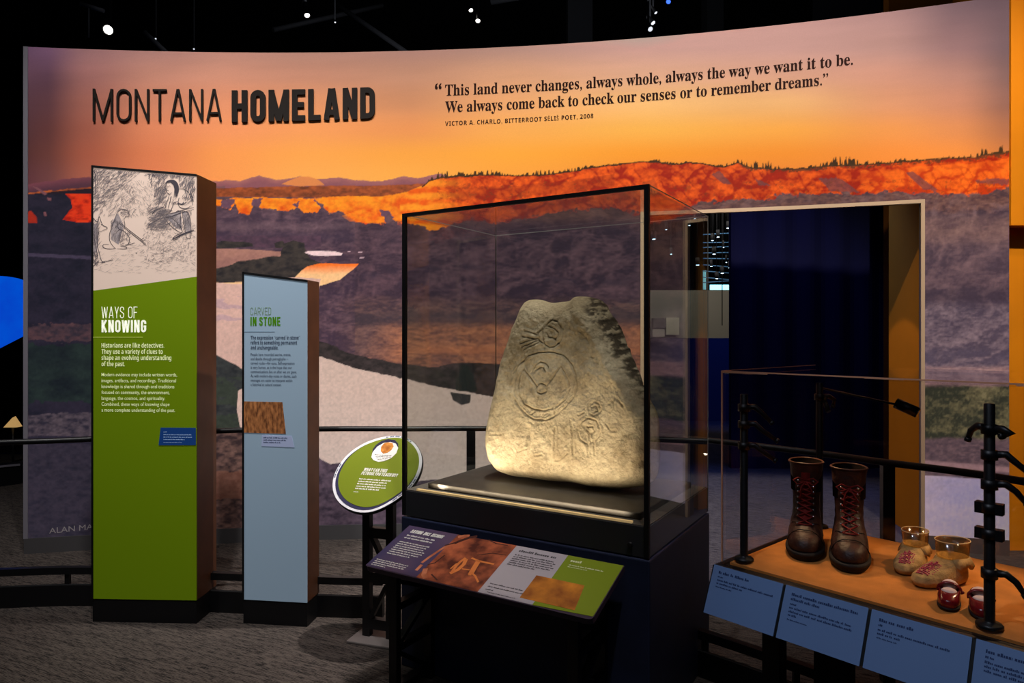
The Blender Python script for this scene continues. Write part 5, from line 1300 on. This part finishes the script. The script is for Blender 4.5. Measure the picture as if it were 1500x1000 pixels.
# ---------------------------------------------------------------- clip posts inside the shoe case
def post(label, x, y, h, clips, lamp=None, group='clip posts in the shoe case'):
    t = thing('clip_post', label, 'post', SF+su*x+sv*y+Vector((0, 0, SZ+.012)), SA, group)
    m = MB(); m.lathe([(0, 0), (.031, 0), (.031, .005), (.028, .009), (.014, .012), (.0125, .016), (.0125, h-.002), (.011, h), (0, h)], 20); m.build('pole', M['black_metal'], t)
    for z, ang, ln_, drop in clips:
        c = MB(); T = Matrix.Translation((0, 0, z)) @ Matrix.Rotation(R(ang), 4, 'Z')
        c.lathe([(.0125, -.012), (.019, -.012), (.019, .012), (.0125, .012)], 14, c=(0, 0, z))
        if ln_:
            P = [T @ Vector(p) for p in ((.012, 0, .002), (.034, 0, .004), (.055, 0, -.010*drop), (ln_, 0, -.030*drop))]
            c.tube(P, [.010, .0095, .008, .0065], 8)
            c.tube([P[-1], P[-1]+(P[-1]-P[-2]).normalized()*.010], [.0085, .0085], 8)
        else:
            c.box(-.030, .030, -.012, .012, -.014, .014, T)
        c.build('clip', M['black_metal'], t)
    return t
ang0 = 25
post('black post with three drooping clip arms at the front left corner of the shoe case', .0524, .050, .545, [(.50, ang0, .082, 1.4), (.445, ang0, .098, 1.5), (.375, ang0, .092, 1.3)])
post('tall black post with clip arms standing closest to the viewer in the shoe case', .734, .046, .565, [(.50, 150, .062, 1.0), (.50, -20, .035, .4), (.435, 12, .088, 1.5), (.36, 18, .075, 1.3), (.30, 0, 0, 1), (.235, 0, 0, 1), (.135, 10, .07, 1.2)])
bpz = post('black post with a small lamp at the back left corner of the shoe case', .044, .620, .555, [(.50, 40, .05, 1.0)])
def mini_lamp(t, p, d, L, r, a0, a1):
    """small lamp on an arm, part of a post; coordinates in the post's frame"""
    d = Vector(d).normalized(); p = Vector(p)
    m = MB(); m.tube([p-d*L*.5, p+d*L*.5], r, 14); o = m.build('lamp_barrel', M['black_metal'], t)
    m = MB(); m.tube([p+d*L*.5, p+d*(L*.5+.003)], r*.8, 14); m.build('lens', M['chrome'], o)
    m = MB(); m.tube([Vector(a0), Vector(a1), p-d*L*.3], .004, 8); m.build('lamp_arm', M['black_metal'], t)
mini_lamp(bpz, (.035, -.02, .470), (.5, -.3, -.8), .045, .009, (.010, 0, .50), (.03, -.01, .50))
q_ = at(1328, 597, 2.42)-Vector(bpz.location); q_ = Vector((q_.dot(su), q_.dot(sv), q_.z))
mini_lamp(bpz, q_, (.8, .1, -.35), .075, .019, (.010, 0, .535), q_+Vector((-.06, .004, .012)))
light('SPOT', 'boot_lamp', SF+su*.02+sv*.40+Vector((0, 0, 1.36)), 9, (1, .66, .34), SF+su*.20+sv*.36+Vector((0, 0, SZ)), .015, cone=74, blend=.8)
light('SPOT', 'moccasin_lamp', SF+su*.78+sv*.60+Vector((0, 0, 1.36)), 13, (1, .66, .34), SF+su*.58+sv*.30+Vector((0, 0, SZ)), .015, cone=70, blend=.9)
# ---------------------------------------------------------------- barrier rails in front of the mural
def smooth_path(P, k=8):
    P = [Vector(p) for p in P]; out = []
    for i in range(len(P)-1):
        p0 = P[max(0, i-1)]; p1, p2 = P[i], P[i+1]; p3 = P[min(len(P)-1, i+2)]
        for j in range(k):
            t = j/k; out.append(.5*((2*p1)+(p2-p0)*t+(2*p0-5*p1+4*p2-p3)*t*t+(3*p1-p0-3*p2+p3)*t*t*t))
    return out+[P[-1]]
hr = thing('handrail', 'long curved black handrail on posts running between the mural and the displays', 'handrail', (0, 4.05, 0))
HO = Vector((0, 4.05, 0))
pts = [at(-420, 668, 3.08), at(-200, 659, 3.35), at(-60, 652, 3.55), at(0, 648, 3.62), at(132, 643, 3.78), at(320, 631, 3.95), at(480, 628, 4.03), at(600, 628, 4.06), at(690, 627.5, 4.08), at(820, 629, 4.02), at(950, 637, 3.77), at(1041, 645, 3.56), at(1200, 664, 3.22), at(1300, 677.5, 2.96), at(1400, 690, 2.76), at(1500, 705, 2.57), at(1600, 722, 2.40), at(1800, 752, 2.12), at(2100, 795, 1.81)]
sp = smooth_path(pts)
mb = MB(); mb.tube([p-HO for p in sp], .0155, 12); mb.build('rail', M['black_metal'], hr)
for px, d in ((686, 4.08), (1297, 2.965)):
    i = min(range(len(sp)), key=lambda k: abs(CX+F*sp[k].x/sp[k].y-px)); p = sp[i]-HO
    w = .026; MB().box(p.x-w, p.x+w, p.y-.014, p.y+.014, 0, p.z-.012).build('post', M['black_metal'], hr)
def curb(label, P, zrail):
    t = thing('floor_rail', label, 'rail', (P[0].x, P[0].y, 0), 0, 'low floor rails'); o = Vector((P[0].x, P[0].y, 0)); P = smooth_path([p-o for p in P])
    mb = MB(); rings = []; rings2 = []
    for i, p in enumerate(P):
        tdir = (P[min(i+1, len(P)-1)]-P[max(i-1, 0)]).normalized(); n = Vector((-tdir.y, tdir.x, 0))
        rings.append([p, p+n*.05, p+n*.05+Vector((0, 0, .10)), p+n*.01+Vector((0, 0, .12)), p+Vector((0, 0, .115))])
        rings2.append([p+n*.00+Vector((0, 0, zrail)), p+n*.035+Vector((0, 0, zrail)), p+n*.035+Vector((0, 0, zrail+.038)), p+Vector((0, 0, zrail+.038))])
    mb.loft(rings, False); mb.build('kerb', M['black_metal'], t)
    mb = MB(); mb.loft(rings2, False); mb.build('low_bar', M['black_metal'], t)
    k = max(1, len(P)//4)
    for i in range(2, len(P), k):
        tdir = (P[min(i+1, len(P)-1)]-P[max(i-1, 0)]).normalized(); n = Vector((-tdir.y, tdir.x, 0)); p = P[i]+n*.018
        mb = MB(); mb.box(p.x-.012, p.x+.012, p.y-.010, p.y+.010, .10, zrail+.01); mb.build('bracket', M['black_metal'], t)
fl = lambda px, py: on_z(px, py, 0)
curb('low black floor rail with kerb behind the two pillars', [fl(-420, 925), fl(-200, 905), fl(-60, 894.5), fl(0, 891), fl(135, 887.5), fl(320, 897), fl(480, 904), fl(560, 906)], .175)
curb('low black floor rail with kerb under the shoe case', [Vector((.80, 3.02, 0)), Vector((1.0, 2.83, 0)), Vector((1.25, 2.57, 0)), Vector((1.55, 2.26, 0)), Vector((1.85, 1.93, 0)), Vector((2.4, 1.3, 0))], .165)

# ---------------------------------------------------------------- orange walls on the right
ow = thing('orange_wall', 'bright orange wall block at the right edge, its upper half overhanging the lower', 'wall block', (4.0, 4.9, 0))
oo = Vector((4.0, 4.9, 0))
b0 = at(1476, 325, 4.60); b1 = at(1478, 322, 4.42)
mb = MB(); mb.box(X1-.02-4.0, .9, -.14, .35, 0, b0.z+.02); mb.build('lower_block', M['orange'], ow)
mb = MB(); mb.box(X1+.003-4.0, .9, -.265, .35, b1.z, 4.6); mb.build('upper_block', M['orange'], ow)
oc_ = thing('ochre_wall', 'dull ochre wall panel rising behind the top right of the mural', 'wall block', (4.2, 7.0, 0))
p = at(1298, 10, 7.0); mb = MB(); mb.box(p.x-4.2, 1.6, -.05, .05, 0, 6.2); mb.build('panel', M['ochre'], oc_)

# ---------------------------------------------------------------- beyond the doorway
cu = thing('blue_curtain_wall', 'tall dark wall washed by blue light beyond the doorway', 'wall', (2.6, 7.7, 0))
p0, p1 = at(1071, 400, 7.7), at(1330, 400, 7.7)
mb = MB(); n = 60; vs = []
for i in range(n+1):
    x = p0.x+(p1.x+.8-p0.x)*i/n-2.6; y = .02*math.sin(i*.9)
    vs += [(x, y, 0), (x, y, 4.5), (x, y+.08, 4.5), (x, y+.08, 0)]
mb.loft([vs[4*i:4*i+4] for i in range(n+1)], False); mb.build('curtain', mat('dark_blue_cloth', (36, 36, 70), .95, .05), cu)
oc2 = thing('orange_jamb_wall', 'orange return wall half in light just inside the doorway on its right', 'wall', (3.1, 5.35, 0))
q0, q1 = at(1302, 500, 5.55), at(1345, 500, 5.0)
mb = MB(); mb.hexa([Vector((x, y, z))-Vector((3.1, 5.35, 0)) for z in (0, 3.2) for x, y in ((q0.x, q0.y), (q1.x+.02, q1.y), (q0.x+.1, q0.y+.05), (q1.x+.14, q1.y+.05))])
mb.build('panel', M['orange'], oc2)
light('SPOT', 'jamb_orange_spot', (2.0, 5.35, 2.6), 14, (1, .78, .5), (3.05, 5.3, .55), .02, cone=40, blend=.15)
# far gallery seen through the doorway
fg = thing('gallery_wall', 'pale grey gallery wall far beyond the doorway', 'wall', (4.2, 16, 0))
a0, a1_ = at(940, 425, 16), at(1090, 492, 16)
mb = MB(); mb.box(a0.x-4.2, a1_.x-4.2, 0, .2, a1_.z-.5, a0.z); mb.build('panel', mat('far_grey_paint', (150, 144, 132), .8, .2), fg)
def far_panel(label, xa, ya, xb, yb, col, d=15.8):
    a, b = at(xa, ya, d), at(xb, yb, d); o = Vector(fg.location)
    m = MB(); m.box(a.x-o.x, b.x-o.x, d-o.y, .0, b.z, a.z); tag(m.build('picture_panel', mat('far_panel', col, .6, .2), fg), label)
far_panel('yellow panel', 939, 463, 950, 474, (210, 190, 90))
far_panel('teal panel', 939, 476, 950, 492, (90, 150, 150))
far_panel('grey panel', 957, 466, 975, 480, (120, 110, 104))
far_panel('white panel', 976, 465, 995, 490, (226, 216, 190))
far_panel('low white panel', 956, 482, 974, 493, (200, 190, 176))
for lab, xa, ya, xb, yb, d in (('bright cyan screen strip glowing in the far gallery beyond the doorway', 1040, 417, 1069, 424.5, 17), ('narrow cyan light strip in the far gallery left of the bright screen', 1030, 396, 1034, 424, 17.6)):
    a, b = at(xa, ya, d), at(xb, yb, d); t = thing('light_screen', lab, 'screen', ((a.x+b.x)/2, d, b.z))
    m = MB(); m.box(a.x-(a.x+b.x)/2-.015, b.x-(a.x+b.x)/2+.015, .01, .05, -.02, a.z-b.z+.02); m.tube([(0, .03, a.z-b.z), (0, .03, 6.998-b.z)], .01, 6); m.build('frame', M['black'], t)
    m = MB(); m.box(a.x-(a.x+b.x)/2, b.x-(a.x+b.x)/2, -.02, .01, 0, a.z-b.z); m.build('screen', mat('cyan_screen', (150, 235, 255), .5, .2, emit=2.2 if d and xb > 1035 else .5), t)
rg = random.Random(3)
GL = [(940,333),(943,396),(938,404),(958,350),(976,336),(983,372),(1010,330),(1018,320),(1044,352),(1052,347),(1060,362),(1066,334),(1064,384),(1042,390),(1050,408),(1058,400),(1046,372),(1022,388),(1068,392)]
for i, (px, py) in enumerate(GL):
    d = 12+3*rg.random(); p = at(px, py, d); s = .012+.018*rg.random()
    t = thing('gallery_spotlight', 'pinpoint ceiling spotlight in the dark far gallery beyond the doorway', 'spotlight', p, 0, 'far gallery spotlights')
    m = MB(); m.tube([(0, 0, 0), (0, .02, .14)], s*1.5, 8); m.tube([(0, .02, .13), (0, .02, 6.998-p.z)], .006, 6); m.build('can', M['pipe'], t)
    m = MB(); m.lathe([(0, -.006), (s, -.006), (s, 0), (0, 0)], 8); m.build('lens', mat('far_lamp', (190, 225, 255), .5, .2, emit=6), t)
ts = thing('gallery_truss', 'faintly glowing blue lattice of thin truss bars under the far gallery ceiling', 'truss', at(1051, 380, 14.5)); o = Vector(ts.location); mt_ = mat('truss_blue_glow', (90, 140, 190), .4, .4, emit=.10)  # blue light on the bars is put in as a faint glow
for i in range(9):
    y = 345+i*8.5+rg.uniform(-2, 2); a = at(1030, y, 14.5+.2*i)-o; b = at(1072, y+rg.uniform(-4, 4), 14.5+.2*i)-o
    m = MB(); m.tube([a, b], .012, 6); m.build('bar', mt_, ts)
m = MB(); m.tube([(.1, .0, -1.4), (.1, 0, 6.998-o.z)], .010, 6); m.build('hanger', M['pipe'], ts)
dk = thing('dark_counter', 'long black counter across the far gallery floor beyond the doorway', 'counter', at(1010, 491, 12).xyz*1)
dk.location = (3.1, 12, 0); m = MB(); m.box(-1.0, 2.2, 0, .8, 0, 1.45); m.build('body', mat('counter_laminate', (44, 46, 60), .7, .2), dk)

# ---------------------------------------------------------------- far left
bs = thing('blue_screen', 'round-topped glowing blue projection screen at the far left edge', 'screen', at(0, 500, 9.0)); bs.location.z = 0
o = Vector(bs.location); poly = [at(-2+88*math.cos(2*PI*k/48), 491-87*math.sin(2*PI*k/48), 9.0)-o for k in range(48)]
m = MB(); m.add([p for p in poly]+[p+Vector((0, .08, 0)) for p in poly], [tuple(range(len(poly))), tuple(range(2*len(poly)-1, len(poly)-1, -1))]+[(i, (i+1) % len(poly), len(poly)+(i+1) % len(poly), len(poly)+i) for i in range(len(poly))])
m.build('screen_face', mat('blue_glow', (0, 96, 236), .5, .2, vcol=(10, 66, 214), vscale=1.5, emit=.75), bs)
m = MB(); m.box(-.3, .3, .09, .2, 0, 1.6); m.build('stand', M['blackwall'], bs)
sl = thing('dark_partition', 'black partition with a sloping top in front of the blue screen', 'partition', at(0, 600, 8.6)); sl.location.z = 0
o = Vector(sl.location); poly = [at(px, py, 8.6)-o for px, py in ((-160, 548), (0, 510), (37, 491), (70, 478))]; poly = [Vector((poly[0].x, 0, .02)), Vector((poly[-1].x, 0, .02))]+poly[::-1]
m = MB(); m.add(poly+[p+Vector((0, .1, 0)) for p in poly], [tuple(range(6)), tuple(range(11, 5, -1))]+[(i, (i+1) % 6, 6+(i+1) % 6, 6+i) for i in range(6)]); m.build('panel', M['blackwall'], sl)
p = at(19, 625, 7.6); tl = thing('tent_lamp', 'small warm lit tent-shaped lamp in the dark at the far left', 'lamp', p); 
m = MB(); m.add([(-.07, -.05, 0), (.07, -.05, 0), (.07, .05, 0), (-.07, .05, 0), (-.01, 0, .10), (.03, 0, .12)], [(3, 2, 1, 0), (0, 1, 5, 4), (1, 2, 5), (2, 3, 4, 5), (3, 0, 4)]); m.build('shade', mat('tent_glow', (226, 180, 112), .6, .2, emit=.5), tl)
m = MB(); m.tube([(0, 0, -.01), (0, 0, -p.z+.02)], .012, 8); m.lathe([(0, -p.z), (.06, -p.z), (.06, -p.z+.015), (0, -p.z+.02)], 16); m.build('stand', M['black_metal'], tl)
dl = thing('low_ledge', 'low dark ledge with a pale edge in the shadows at the far left', 'ledge', at(0, 700, 6.6)); dl.location.z = 0
o = Vector(dl.location); a, b = at(-40, 687, 6.6)-o, at(30, 680, 6.9)-o
m = MB(); m.hexa([Vector((a.x, a.y, 0)), Vector((b.x, b.y, 0)), Vector((a.x, a.y+.3, 0)), Vector((b.x, b.y+.3, 0)), a, b, a+Vector((0, .3, 0)), b+Vector((0, .3, 0))]); m.build('body', M['blackwall'], dl)
m = MB(); m.bar(a+Vector((0, -.01, 0)), b+Vector((0, -.01, 0)), .02, .018); m.build('edge', M['edge'], dl)

# ---------------------------------------------------------------- ceiling fixtures
def track_light(label, px, py, d, aim, L=.16, r=.045, lens='lampwhite', stem=True, zc=7.0, rs_=.72):
    r *= rs_; p = at(px, py, d); t = thing('track_spotlight', label, 'spotlight', p, 0, 'track spotlights above the mural'); a = Vector(aim).normalized()
    m = MB(); m.tube([-a*L, -a*.012, a*.0], [r*.8, r, r], 16, False); m.tube([-a*L, -a*(L+.02)], [r*.8, r*.4], 16); m.build('can', M['black_metal'], t)
    m = MB(); m.tube([-a*.012, -a*.004], r*.86, 16); m.build('lens', M[lens], t)
    if stem:
        m = MB(); b = -a*L*.6; m.tube([b, b+Vector((0, 0, .10)), Vector((b.x, b.y, zc-p.z-.002))], .009, 8); m.build('stem', M['pipe'], t)
M['lampdim'] = mat('dim_lamp_lens', (220, 225, 235), .4, .3, emit=1.2)
M['lampblue'] = mat('blue_lamp_lens', (60, 110, 255), .4, .3, emit=.9)
track_light('brightest round track spotlight, above the left end of the mural', 158, 44, 6.2, (.12, -.8, -.62), .14, .062)
track_light('track spotlight pointing down left, above the word HOMELAND', 450, 23, 6.2, (.22, -.35, -.85), .20, .036)
track_light('upper of the two track spotlights above the start of the quotation', 690, 15.5, 6.0, (.2, -.4, -.85), .16, .028)
track_light('lower of the two track spotlights above the start of the quotation', 700, 31, 6.0, (-.02, -.45, -.85), .18, .030)
track_light('lowest lamp of the slanting row of spotlights above the quotation', 953, 43, 6.2, (.2, -.6, -.6), .10, .034, 'lampdim')
track_light('second lowest lamp of the slanting row of spotlights above the quotation', 957, 34, 6.6, (.4, -.4, -.75), .10, .034, 'lampdim')
track_light('third lamp up in the slanting row of spotlights above the quotation', 961, 19, 7.0, (.4, -.3, -.8), .10, .026, 'lampdim')
track_light('blue lamp topmost in the slanting row of spotlights above the quotation', 979, 3, 6.4, (-.3, -.5, -.8), .10, .034, 'lampblue')
for i, (px, py) in enumerate(((228, 57), (284, 72), (491, 33))):
    track_light(('tiny dim spotlight on the slanting pipe above the left of the mural', 'tiny dim spotlight just above the mural edge left of the middle', 'tiny dim spotlight between two brighter ones above the mural')[i], px, py, 7.5, (.2, -.5, -.7), .08, .014, 'lampdim')
def pipe(label, a, b, r, m_=None, nm='ceiling_pipe'):
    a, b = Vector(a), Vector(b); t = thing(nm, label, 'pipe', a, 0, 'ceiling pipes and beams'); m = MB(); m.tube([(0, 0, 0), b-a], r, 10); m.build('pipe', m_ or M['pipe'], t)
pg = mat('grey_pipe', (96, 96, 104), .5, .4)
pipe('short grey pipe high above the left end of the mural', at(118, 5, 7), at(152, 16, 7), .02, pg)
pipe('slanting grey pipe above the left half of the mural', at(212, 47, 7.5), at(243, 76, 7.5), .025, pg)
pipe('thin vertical hanger beside the brightest spotlight', at(130, 10, 7), at(130, 55, 7), .008, pg)
pipe('long faint pipe crossing the ceiling above the middle of the mural', at(400, 44, 8.5), at(560, 8, 9.5), .03)
pipe('slanting faint pipe above the word HOMELAND', at(495, 8, 8.5), at(600, 80, 8), .03)
pipe('faint pipe running along above the quotation', at(720, 2, 8), at(900, -30, 7.5), .04)
for i, (xa, xb, d) in enumerate(((832, 868, 9), (1036, 1060, 9.5), (1205, 1290, 9))):
    a, b = at(xa, 100, d), at(xb, -60, d); t = thing('ceiling_baffle', ('dark narrow ceiling baffle left of the slanting lamp row', 'dark narrow ceiling baffle right of the slanting lamp row', 'wide dark ceiling baffle beside the ochre wall')[i], 'baffle', ((a.x+b.x)/2, d, a.z), 0)
    m = MB(); w = (b.x-a.x)/2; m.box(-w, w, 0, .3, 0, 7-a.z-.002); m.build('panel', mat('baffle_black', (26, 26, 30), .8, .2), t)
